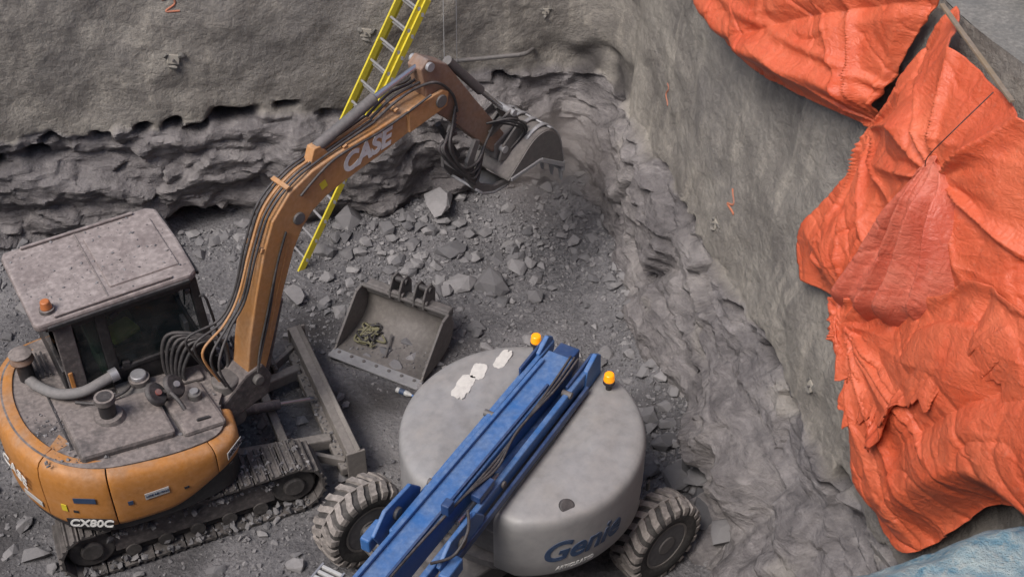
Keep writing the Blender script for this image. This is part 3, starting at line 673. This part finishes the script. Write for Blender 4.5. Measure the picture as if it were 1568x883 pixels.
box('blade_back_beam',bl,(1.68,0,.2),(.12,2.2,.12),'bucket',b=.02); box('blade_top_rib',bl,(1.76,0,.47),(.10,2.24,.04),'bucket',b=.01)
for sg in (-1,1):
    box('blade_end_%d'%sg,bl,(1.80,sg*1.12,.26),(.22,.03,.46),'bucket'); beam('blade_arm_%d'%sg,bl,(.55,sg*.42-.12,.36),(1.66,sg*.62,.24),.12,.16,'bucket',.02)
    beam('blade_gusset_%d'%sg,bl,(1.0,sg*.5-.1,.38),(1.70,sg*1.0,.24),.05,.12,'bucket',.01)
cyl('blade_cylinder',bl,(.6,-.12,.62),(1.25,-.05,.46),.06,'hood'); cyl('blade_rod',bl,(1.25,-.05,.46),(1.66,0,.34),.03,'chrome')
box('blade_cross',bl,(1.15,-.06,.34),(.1,1.0,.12),'bucket',b=.02)
vs=[];fs=[]
for _ in range(120): put(vs,fs,TS,Vector((random.uniform(1.62,1.74),random.uniform(-1.1,1.1),.275)),min(.018*random.paretovariate(1.4),.07))
mobj('blade_dirt',vs,fs,'rub',bl)

# ------------------------------------------------------------------ loose bucket
lb=empty('excavator_bucket',(-1.43,11.98,gz(-1.43,12)+.02),math.atan2(-.88,-.47))
LP=[(.48,.02),(.10,.02),(-.12,.06),(-.27,.17),(-.33,.33),(-.30,.50),(-.24,.56)]
lsm=[(p.x,p.y) for p in cat([(a,b,0) for a,b in LP],5)]
plate('shell',lb,lsm,-.62,.62,.022,'bucket')
for sg in (-1,1):
    prism('side_%d'%sg,lb,lsm+[(-.12,.54),(.12,.36),(.36,.10)],sg*.62-.012,sg*.62+.012,'bucket',b=.004)
    beam('side_rim_%d'%sg,lb,(-.24,sg*.62,.57),(-.10,sg*.62,.55),.04,.03,'steel'); beam('side_rim2_%d'%sg,lb,(-.10,sg*.62,.55),(.40,sg*.62,.08),.035,.03,'steel')
box('cutting_edge',lb,(.50,0,.02),(.16,1.28,.025),'brightsteel',b=.004); beam('top_rim',lb,(-.24,-.62,.565),(-.24,.62,.565),.05,.04,'steel')
for k in range(7): cyl('edge_bolt_%d'%k,lb,(.47,-.54+.18*k,.03),(.47,-.54+.18*k,.045),.022,'steel',8)
box('torque_tube',lb,(-.34,0,.50),(.14,1.2,.14),'steel',b=.03)
for y in (-.2,-.06,.14,.28):
    prism('ear',lb,[(-.20,.54),(-.22,.68),(-.30,.80),(-.42,.80),(-.50,.68),(-.48,.45),(-.3,.42)],y-.015,y+.015,'steel')
for y0,y1 in ((-.24,-.02),(.10,.32)): cyl('ear_pin',lb,(-.36,y0,.74),(-.36,y1,.74),.04,'hose'); cyl('ear_pin2',lb,(-.26,y0,.60),(-.26,y1,.60),.035,'steel')
vs=[];fs=[]
for _ in range(90): put(vs,fs,TS,Vector((random.uniform(-.1,.4),random.uniform(-.58,.58),.04)),min(.015*random.paretovariate(1.4),.05))
mobj('dirt',vs,fs,'rub',lb)
st=empty('webbing_slings',(lb.location.x,lb.location.y,lb.location.z),lb.rotation_euler[2])
for k in range(12):
    cx=random.uniform(-.02,.2); cy=random.uniform(-.46,-.22)
    pts=[(cx+random.uniform(-.14,.14),cy+random.uniform(-.12,.12),.05+random.uniform(0,.07)) for _ in range(6)]
    tube('loop_%d'%k,st,pts,.012,'straw' if k%3 else 'black',6)
beam('bar',lb,(-.05,-.1,.10),(.3,.02,.05),.03,.02,'steel')
bt=empty('water_bottle',(-1.30,11.12,gz(-1.30,11.12)+.035),-.5)
cyl('body',bt,(-.09,0,0),(.08,0,0),.034,'white',b=.01); cyl('label',bt,(-.04,0,0),(.03,0,0),.036,'navy'); cyl('neck',bt,(.08,0,0),(.13,0,0),.03,'white',16,.013); cyl('cap',bt,(.13,0,0),(.15,0,0),.016,'blue')

# ------------------------------------------------------------------ boom lift
bang=math.atan2(-.87,-.493)
bl_=empty('boom_lift',(.1,8.8,0)); G=empty('turntable',(0,0,0),bang,bl_)
def cover(nm,y0,sgn,rad=1.2,xf=1.08):
    pts=[]; x_in=math.sqrt(rad*rad-y0*y0)
    ang0=math.atan2(y0,-x_in); ang1=math.atan2(y0,x_in); nA=44
    for i in range(nA+1):
        a=ang1+(ang0-ang1)*i/nA; pts.append(Vector((min(rad*math.cos(a),xf),rad*math.sin(a))))
    for i in range(1,12): 
        t=i/12; pts.append(pts[nA].lerp(pts[0],t))
    c=sum(pts,Vector((0,0)))/len(pts)
    prof=[(.10,1.08),(.03,1.09),(.0,1.14),(.0,1.35),(.0,1.74),(.006,1.79),(.018,1.825),(.04,1.85),(.08,1.868),(.16,1.88),(.35,1.90),(.6,1.915)]
    vs=[];fs=[]; n=len(pts)
    for ins,z in prof:
        for p in pts:
            d=c-p; L=d.length; q=p+d*(ins/max(L,.01)) if ins<L*.95 else c+(p-c)*.05
            vs.append((q.x,q.y*sgn,z))
    m=len(prof)
    for j in range(m-1):
        for i in range(n): a=j*n+i; b=j*n+(i+1)%n; fs.append((a,b,b+n,a+n))
    vs.append((c.x,c.y*sgn,1.917)); k=len(vs)-1
    for i in range(n): fs.append(((m-1)*n+i,(m-1)*n+(i+1)%n,k))
    fs.append(tuple(range(n)))
    return mobj(nm,vs,fs,'grey',G,smooth=True,angle=45)
cover('cover_left',.34,-1); cover('cover_right',.30,1)
ca=[(1.17*math.cos(a),1.17*math.sin(a)) for a in [math.pi*.905+i*math.pi*.19/10 for i in range(11)]]
prism('rear_counterweight',G,ca+[(-.7,-.33),(-.7,.29)],1.1,1.84,'grey','z',.03)
box('channel_floor',G,(.1,-.02,1.35),(1.8,.6,.3),'chassis'); cyl('turntable_ring',G,(0,0,.75),(0,0,1.1),.62,'chassis',36); cyl('turntable_deck',G,(0,0,1.0),(0,0,1.09),1.05,'chassis',48)
for y in (-.28,.24): box('riser_plate',G,(-.72,y,1.9),(.55,.03,.5),'bluedk',b=.01)
def patch(nm,cx,cy,lx,ly,rz,z=1.90):
    n=30; pts=[]
    for i in range(n):
        a=2*math.pi*i/n; k=max(abs(math.cos(a)),abs(math.sin(a))); r=(1+.22*nz(i*.9,cx*7)+.12*nz(i*2.3,cx*5))/k
        r=min(r,1.22); x=math.cos(a)*r*lx/2; y=math.sin(a)*r*ly/2
        pts.append((cx+x*math.cos(rz)-y*math.sin(rz),cy+x*math.sin(rz)+y*math.cos(rz)))
    prism(nm,G,pts,z,z+.03,'paper','z',.002)
patch('torn_label_1',-.16,-.76,.34,.16,.12,1.892); patch('torn_label_2',-.42,-.74,.22,.15,.25,1.892); patch('torn_label_3',-.70,-.62,.28,.12,.05,1.886)
cyl('filler_recess',G,(.66,.82,1.84),(.68,.85,1.89),.08,'hose',24,.072,b=.01); 
box('latch_1',G,(-.4,1.19,1.3),(.05,.03,.12),'black'); box('latch_2',G,(-.1,-1.19,1.4),(.14,.03,.06),'black')
def wraptext(nm,body,size,ang,z,mat,rad=1.204,shear=.35,bold=.008):
    cu=bpy.data.curves.new(nm,'FONT'); cu.body=body; cu.size=size; cu.shear=shear; cu.offset=bold; cu.align_x='CENTER'; cu.align_y='CENTER'; cu.extrude=.003
    t=bpy.data.objects.new(nm+'_tmp',cu); sc.collection.objects.link(t); bpy.context.view_layer.update()
    me=bpy.data.meshes.new_from_object(t.evaluated_get(bpy.context.evaluated_depsgraph_get())); bpy.data.objects.remove(t)
    bm=bmesh.new(); bm.from_mesh(me); bmesh.ops.triangulate(bm,faces=bm.faces); bmesh.ops.subdivide_edges(bm,edges=bm.edges,cuts=2); 
    for v in bm.verts:
        a=ang+v.co.x/rad; r=rad+v.co.z; v.co=Vector((r*math.cos(a),r*math.sin(a),z+v.co.y))
    bm.to_mesh(me); bm.free(); me.materials.clear(); me.materials.append(M[mat])
    o=bpy.data.objects.new(nm,me); link(o,bl_); return o
wraptext('side_lettering','Genie',.36,R(-62),1.42,'navy'); wraptext('model_lettering','XC',.15,R(-12),1.30,'navy'); wraptext('small_label','ARTICULATED',.06,R(-66),1.19,'white',bold=.002)
def ab(nm,x0,z0,x1,z1,y,wd,h,mat='blue',b=.015): return beam(nm,G,(x0,y,z0),(x1,y,z1),wd,h,mat,b)
ab('main_boom',-.78,2.05,3.6,2.30,-.0,.28,.28)
ab('boom_cap',-.98,2.03,-.78,2.045,0,.22,.24,'bluedk')
ab('lower_link_left',-1.05,2.02,1.9,2.12,-.235,.055,.13); ab('lower_link_right',-1.0,2.02,2.4,2.14,.27,.06,.15)
ab('outer_rail_left',-.9,1.94,1.6,2.02,-.31,.035,.08,'blue',.006); ab('outer_rail_right',-.7,1.95,1.8,2.02,.345,.035,.08,'bluedk',.006)
ab('upper_tube',-.6,2.225,3.6,2.47,-.105,.04,.04,'blue',.008); ab('upper_rail',-.3,2.24,3.6,2.46,.11,.025,.03,'bluedk',.006)
for y in (-.25,.29): prism('rear_bracket',G,[(-1.07,1.85),(-.70,1.85),(-.75,2.12),(-.95,2.20),(-1.05,2.12)],y-.025,y+.025,'blue')
for y in (-.33,.33):
    prism('knuckle_plate',G,[(1.35,1.95),(1.95,1.98),(2.05,2.2),(1.85,2.34),(1.45,2.30),(1.3,2.12)],y-.02,y+.02,'blue')
    cyl('knuckle_pin',G,(1.7,y-.05,2.18),(1.7,y+.05,2.18),.06,'steel',b=.01); box('step_block',G,(1.95,y*1.2,2.08),(.26,.10,.16),'blue',b=.02)
for k,(x,y) in enumerate(((.2,-.25),(.9,.27),(1.2,-.25),(-.4,.27),(2.3,.2))): cyl('pin_%d'%k,G,(x,y-.05,2.10),(x,y+.05,2.10),.035,'steel',12)
box('junction_box',G,(1.15,.24,2.24),(.26,.10,.08),'bluedk',b=.01); box('bracket',G,(1.6,.16,2.42),(.10,.08,.12),'bluedk',b=.01); box('plate_label',G,(.95,.143,2.15),(.40,.004,.09),'white',b=0)
text('boom_label',G,'ARTICULATED',.06,frame_m((.95,.147,2.15),(-1,0,-.05),(0,0,1)),'navy',0,.001)
cyl('lift_cylinder',G,(-.5,.19,1.95),(.8,.19,2.06),.05,'bluedk'); cyl('lift_rod',G,(.8,.19,2.06),(1.5,.19,2.12),.03,'chrome')
for k in range(3): tube('lift_hose_%d'%k,G,[(-.8,.1+.04*k,2.20),(-.3,.14+.03*k,2.23),(.4,.17,2.25+.01*k),(.9,.18+.03*k,2.28),(1.4,.18,2.34),(2.2,.14,2.39),(3.4,.14,2.46)],.011,'hose')
tube('cable_loop',G,[(1.5,.3,2.35),(1.7,.42,2.36),(1.9,.4,2.25),(2.1,.3,2.3)],.014,'hose')
ab('end_frame',3.4,2.25,4.2,2.3,0,.4,.4,'bluedk')
cg=empty('step_grille',(2.45,-.55,1.95),0,G)
for k in range(4): box('slat_%d'%k,cg,(-.09+.06*k,0,0),(.03,.22,.03),'white',b=.004)
for k in (-1,1): box('edge_%d'%k,cg,(0,.11*k,0),(.24,.02,.04),'alu',b=.004)
beam('grille_arm',cg,(0,.1,0),(0,.45,.1),.04,.04,'bluedk')
for x,y in ((-1.0,-.40),(-.86,.50)):
    cyl('beacon_stem',G,(x,y,1.85),(x,y,1.98),.03,'black'); cyl('beacon_base',G,(x,y,1.98),(x,y,2.01),.06,'black'); cyl('beacon_lens',G,(x,y,2.01),(x,y,2.10),.058,'amber',16,.048,b=.012)
K_=empty('drive_chassis',(-.15,-.1,0),math.atan2(.64,.77),bl_)
box('frame',K_,(0,0,.62),(2.0,.9,.28),'chassis',b=.03); box('front_axle',K_,(1.1,0,.5),(.22,1.75,.2),'chassis',b=.03); box('rear_axle',K_,(-1.1,0,.5),(.22,1.75,.2),'chassis',b=.03)
def wheel(nm,x,y):
    e=empty(nm,(x,y,.49),0,K_)
    prof=[(.27,-.15),(.30,-.17),(.40,-.185),(.45,-.165),(.465,-.13),(.47,0),(.465,.13),(.45,.165),(.40,.185),(.30,.17),(.27,.15)]
    n=48; vs=[];fs=[]; m=len(prof)
    for i in range(n):
        a=2*math.pi*i/n
        for r,yy in prof: vs.append((r*math.cos(a),yy,r*math.sin(a)))
    for i in range(n):
        for j in range(m-1): a=i*m+j; b=((i+1)%n)*m+j; fs.append((a,b,b+1,a+1))
    mobj('tyre',vs,fs,'tyreside',e,smooth=True,angle=60)
    vs=[];fs=[]
    nl=21
    for i in range(nl):
        for sd_ in (-1,1):
            a0=2*math.pi*(i+(.5 if sd_>0 else 0))/nl; k=len(vs)
            segs=[(-.01,.0),(.06,.04),(.12,.09),(.175,.11),(.19,.11)]; rad=[.498,.50,.496,.482,.44]
            for q,(yy,da) in enumerate(segs):
                for dd,rr in ((-.075,0),(.075,0)):
                    a=a0+da*1.6+dd; r=rad[q]; vs.append((r*math.cos(a),yy*sd_,r*math.sin(a)))
                for dd in (-.088,.088):
                    a=a0+da*1.6+dd; r=rad[q]-.045; vs.append((r*math.cos(a),yy*sd_,r*math.sin(a)))
            for q in range(4):
                b=k+q*4; c=b+4
                fs+= [(b,b+1,c+1,c),(b,c,c+2,b+2),(b+1,b+3,c+3,c+1)]
            fs+=[(k,k+2,k+3,k+1),(k+16,k+17,k+19,k+18)]
    mobj('tread',vs,fs,'tyre',e)
    for s_ in (-1,1):
        cyl('rim_%d'%s_,e,(0,s_*.05,0),(0,s_*.155,0),.16,'chassis',32,.275); cyl('hub_%d'%s_,e,(0,s_*.05,0),(0,s_*.17,0),.11,'steel',24,b=.01)
        vs=[];fs=[];nn=40
        for i in range(nn):
            a=2*math.pi*i/nn
            for r,yy in ((.285,.15),(.285,.165),(.262,.165),(.262,.10)): vs.append((r*math.cos(a),yy*s_,r*math.sin(a)))
        for i in range(nn):
            for j in range(3): a=i*4+j; b=((i+1)%nn)*4+j; fs.append((a,b,b+1,a+1))
        mobj('rim_ring_%d'%s_,vs,fs,'bucket',e,smooth=True)
wheel('wheel_1',-1.1,1.05); wheel('wheel_2',1.1,-1.05); wheel('wheel_3',1.1,1.05); wheel('wheel_4',-1.1,-1.05)
for s_ in (-1,1): tube('brake_hose',K_,[(1.1*s_,-.7*s_,.5),(.9*s_,-.6*s_,.75),(.6*s_,-.4*s_,.8)],.02,'hose'); beam('tie_rod',K_,(1.25*s_,-.8,.45),(1.25*s_,.8,.45),.05,.05,'steel')

# ------------------------------------------------------------------ tarps
def poly(pts,t):
    L=[0]
    for i in range(1,len(pts)): L.append(L[-1]+math.dist(pts[i],pts[i-1]))
    d=t*L[-1]
    for i in range(1,len(pts)):
        if d<=L[i] or i==len(pts)-1:
            k=(d-L[i-1])/max(1e-6,L[i]-L[i-1]); return (pts[i-1][0]+(pts[i][0]-pts[i-1][0])*k,pts[i-1][1]+(pts[i][1]-pts[i-1][1])*k)
TN=Vector((-1,-.25,.12)).normalized()
def smooth2(pts): return [(p.x,p.y) for p in cat([(a,b,0) for a,b in pts],6)]
def crease(v,w=7): return max(0,1-abs(v)*w)**1.3
def tarp(name,top,bot,left,right,disp,mat='tarp',n=200,m=200,rag=0,th=.012,cr=1):
    top,bot,left,right=map(smooth2,(top,bot,left,right)); vs=[];fs=[]
    c00,c10,c01,c11=top[0],top[-1],bot[0],bot[-1]
    LL=[poly(left,j/m) for j in range(m+1)]; RR=[poly(right,j/m) for j in range(m+1)]
    for i in range(n+1):
        u=i/n; T=poly(top,u); B=poly(bot,u)
        if rag: B=(B[0]+rag*.5*nz(u*40,2),B[1]+rag*(nz(u*30,1)+.6*nz(u*90,4)))
        for j in range(m+1):
            v=j/m; Lp=LL[j]; Rp=RR[j]
            y=(1-v)*T[0]+v*B[0]+(1-u)*Lp[0]+u*Rp[0]-((1-u)*(1-v)*c00[0]+u*(1-v)*c10[0]+(1-u)*v*c01[0]+u*v*c11[0])
            z=(1-v)*T[1]+v*B[1]+(1-u)*Lp[1]+u*Rp[1]-((1-u)*(1-v)*c00[1]+u*(1-v)*c10[1]+(1-u)*v*c01[1]+u*v*c11[1])
            x=4.48-.25*y+.12*z; d=disp(u,v,y,z)
            w1=nz(y*1.2,z*1.2,1); amt=cr*(.6+1.5*max(0,nz(y*.9,z*.9,77)+.25))
            d+=.012*nz(y*3+w1,z*3,3)-.018*amt*crease(nz(y*1.8+1.0*w1,z*1.1,6),11)-.016*amt*crease(nz(y*1.4-z*1.3+w1,z*1.6,16),11)
            d+=-.007*amt*crease(nz(y*4.0+2*w1,z*2.8,26),8)+.006*amt*crease(nz(y*3.2+z*2.6,z*3.2,36),8)+.0025*nz(y*12,z*12)
            p=Vector((x,y,z))+TN*d; vs.append(p)
    w=m+1; fs=[(i*w+j,(i+1)*w+j,(i+1)*w+j+1,i*w+j+1) for i in range(n) for j in range(m)]
    o=mobj(name,vs,fs,mat,None,smooth=True,recalc=True,angle=180)
    s=o.modifiers.new('s','SOLIDIFY'); s.thickness=th; s.offset=0
    return o
def rad_folds(y,z,ty,tz,K,amp,fall,ph=0):
    dy,dz=y-ty,z-tz; r=math.hypot(dy,dz); th=math.atan2(dz,dy)
    c=math.sin(th*K+1.6*nz(th*1.8,r*.35,ph)); g=max(0,nz(th*1.7,ph,3)+.6)
    return amp*g*(1-abs(c)**.7*1.3)*math.exp(-r/fall)*min(1,r/.3)
def edge(u,v,a=.12,b=.12): return (sst(0,a,u)*sst(1,1-a,u))*sst(1,1-b,v)
def d1(u,v,y,z):
    return -.16+.38*edge(u,v,.06,.2)*(.80+.5*nz(y*.6,z*.8,1))-.07*crease(nz(y*.55+z*.8,z*.4-y*.2,7),5)*sst(0,.15,v)+rad_folds(y,z,9.1,5.1,6,.13,1.6,3)+.08*math.exp(-((v-.80-.05*nz(y*2))/.06)**2)+.04*math.exp(-((v-.66-.03*nz(y*1.5,3))/.03)**2)
tarp('tarp',[(13.6,6.42),(11,6.42),(8.84,6.42)],[(13.3,4.55),(12.7,4.40),(12.1,4.30),(11.47,4.33),(10.26,4.69),(9.5,4.95),(9.14,5.03)],[(13.6,6.42),(13.5,5.4),(13.3,4.55)],[(8.84,6.42),(8.98,5.9),(9.05,5.5),(9.14,5.03)],d1,'tarp',300,180)
def d2(u,v,y,z):
    return -.10+.40*sst(0,.16,u)*sst(1,.8,v)*(.80+.5*nz(y*.55,z*.55,9))-.07*crease(nz(y*.6-z*.35,z*.5+y*.2,17),5)+rad_folds(y,z,9.07,5.1,6,.14,1.4,5)+rad_folds(y,z,7.65,5.62,6,.12,1.3,8)+rad_folds(y,z,8.2,3.8,7,.12,1.0,1)
tarp('tarp',[(8.64,6.44),(7.6,6.42),(6.4,6.42),(4.8,6.42)],[(9.26,3.32),(8.75,3.56),(8.22,3.76),(7.6,4.1),(6.68,4.8),(4.8,4.8)],[(8.64,6.44),(8.84,5.8),(9.02,5.25),(9.12,4.8),(9.36,4.2),(9.52,3.62),(9.26,3.32)],[(4.8,6.42),(4.8,4.8)],d2,'tarp',260,240)
def d3(u,v,y,z):
    return -.05+.44*sst(0,.16,u)*sst(1,.75,v)*sst(0,.1,v)*(.8+.4*nz(y*.8,z*.8,19))-.08*crease(nz(y*.8+z*.3,z*.35,27),5)*sst(0,.1,v)+rad_folds(y,z,8.0,3.9,7,.14,1.8,2)
tarp('tarp',[(8.22,3.90),(7.5,4.45),(6.68,5.25),(4.8,5.6)],[(7.60,2.62),(7.25,2.48),(6.95,2.48),(6.67,2.62),(6.4,3.18),(5.98,4.0),(4.8,4.2)],[(8.22,3.90),(8.08,3.4),(7.86,3.0),(7.60,2.62)],[(4.8,5.6),(4.8,4.2)],d3,'tarp',260,220)
def d4(u,v,y,z):
    q=u*5+.5*nz(u*3,v*.8,3); q2=u*12+1.0*nz(u*4,v*1.5,8)
    rope=math.sin(math.pi*min(1,max(0,u)))**.6; en=.15+.85*sst(1,.78,v)
    return .08+en*(.32*rope*(.40+.60*sst(0,.25,v))+.13*(1-1.7*abs(math.sin(q*math.pi)))*sst(0,.06,v)*(.4+.6*sst(0,.5,v))*(.6+.8*abs(nz(u*5,4)))+.025*math.cos(q2*math.pi)*sst(0,.1,v)+.06*nz(u*5,v*3)+.08*sst(.2,0,v))
tarp('gathered_tarp',[(7.80,5.64),(7.70,5.78),(7.60,5.68)],[(8.50,3.78),(8.15,3.82),(7.75,4.02),(7.35,4.36),(6.98,4.80)],[(7.80,5.64),(8.04,5.12),(8.30,4.45),(8.50,3.78)],[(7.60,5.68),(7.30,5.58),(7.06,5.25),(6.98,4.80)],d4,'tarp2',240,180,cr=.6)
def d5(u,v,y,z):
    return .26+.10*v+.12*math.sin(u*11+v*3)*v*.5+.05*math.exp(-(v/.08)**2)-.05*crease(nz(y*1.2,z*.8,44),5)+rad_folds(y,z,8.0,3.95,6,.10,1.4,2)
tarp('torn_tarp_flap',[(8.26,4.00),(7.6,4.55),(7.1,5.0),(6.68,5.42),(4.8,5.7)],[(7.96,3.76),(7.70,3.62),(7.48,3.30),(7.25,3.60),(7.10,3.40),(6.95,4.05),(6.7,4.35),(6.5,4.85),(4.8,5.0)],[(8.26,4.00),(8.12,3.88),(7.96,3.76)],[(4.8,5.7),(4.8,5.0)],d5,'tarp',260,100,rag=.16)
def tp(y,z,d): return Vector((4.48-.25*y+.12*z,y,z))+TN*d
beam('timber_batten',None,tp(8.52,6.52,.04),tp(7.3,6.47,.20),.035,.02,'batten',.003)
tube('tie_cord',None,[tp(7.45,6.45,.24),tp(7.5,6.1,.40),tp(7.60,5.85,.42),tp(7.69,5.70,.34)],.004,'black')
cyl('steel_pipe',None,(3.75,9.4,6.42),(4.35,7.2,6.42),.05,'steel')
tube('hanging_rag',None,[(2.35,12.9,4.9),(2.28,12.8,4.75),(2.26,12.82,4.5)],.03,'tarp2')

# pale blue insulation blanket draped on the near corner of the pit
def blanket():
    c=Vector((1.90,3.62)); d=Vector((.943,.333)); n=Vector((.333,-.943)); vs=[];fs=[]; A,B=150,90
    for i in range(A+1):
        for j in range(B+1):
            a=-1.6+4.2*i/A; b=-.12+1.7*j/B
            e=sst(-.12,.06,b+.05*nz(a*3,1)); z=6.34+.16*e+.05*nz(a*2.5,b*2.5)+.025*nz(a*8,b*8)+.01*nz(a*20,b*20)
            b2=b+.07*nz(a*3,7)*(1-e)
            if j==0: z-=.5
            p=c+d*a+n*b2; vs.append((p.x,p.y,z))
    w=B+1; fs=[(i*w+j,(i+1)*w+j,(i+1)*w+j+1,i*w+j+1) for i in range(A) for j in range(B)]
    mobj('insulation_blanket',vs,fs,'bluetarp',None,smooth=True,angle=180)
    pts=[c+d*-1.5+n*.12,c+d*2.5+n*.12,c+d*2.5+n*1.4,c+d*-1.5+n*1.4]
    prism('concrete_ledge',None,[tuple(p) for p in pts],5.7,6.33,'concrete','z',.02)
blanket()

# thin cloud of rock dust where the bucket is scraping
m=bpy.data.materials.new('rock_dust'); m.use_nodes=True; nt=m.node_tree; nt.nodes.clear()
o_=nt.nodes.new('ShaderNodeOutputMaterial'); vp=nt.nodes.new('ShaderNodeVolumePrincipled'); nt.links.new(vp.outputs[0],o_.inputs['Volume'])
vp.inputs['Color'].default_value=(.66,.58,.55,1)
co=coord(nt); ln=N(nt,'ShaderNodeVectorMath',operation='LENGTH'); nt.links.new(co,ln.inputs[0])
fall=mr(nt,ln.outputs['Value'],1.0,.1,0,1); nn_=noi(nt,co,2.0,3,.5)
nt.links.new(mth(nt,'MULTIPLY',mth(nt,'MULTIPLY',fall,fall),mr(nt,nn_,.3,.7,.4,2.4)),vp.inputs['Density'])
bm=bmesh.new(); bmesh.ops.create_icosphere(bm,subdivisions=3,radius=1.0); me=bpy.data.meshes.new('dust_cloud'); bm.to_mesh(me); bm.free(); me.materials.append(m)
dc=link(bpy.data.objects.new('dust_cloud',me)); dc.location=(.50,14.0,1.4); dc.scale=(1.1,1.0,1.2)

# ------------------------------------------------------------------ light + camera
S=Vector((-.40,-.42,.81)).normalized()
wd=bpy.data.worlds.new('World'); sc.world=wd; wd.use_nodes=True; nt=wd.node_tree; bg=nt.nodes['Background']
sk=nt.nodes.new('ShaderNodeTexSky'); sk.sky_type='NISHITA'; sk.sun_disc=False; sk.sun_elevation=math.asin(S.z); sk.sun_rotation=math.atan2(S.x,S.y); sk.dust_density=3; sk.air_density=1.0
nt.links.new(sk.outputs[0],bg.inputs[0]); bg.inputs[1].default_value=.15
sl=bpy.data.lights.new('sun','SUN'); sl.energy=3.1; sl.angle=R(26); sl.color=(1,.95,.90)
so=bpy.data.objects.new('sun',sl); so.rotation_euler=(-S).to_track_quat('-Z','Y').to_euler(); link(so)
cd=bpy.data.cameras.new('camera'); cd.sensor_width=36; cd.lens=45.9; cd.clip_end=400; cd.clip_start=.05
co=bpy.data.objects.new('camera',cd); co.location=(0,0,11); co.rotation_euler=(R(50),0,0); link(co); sc.camera=co
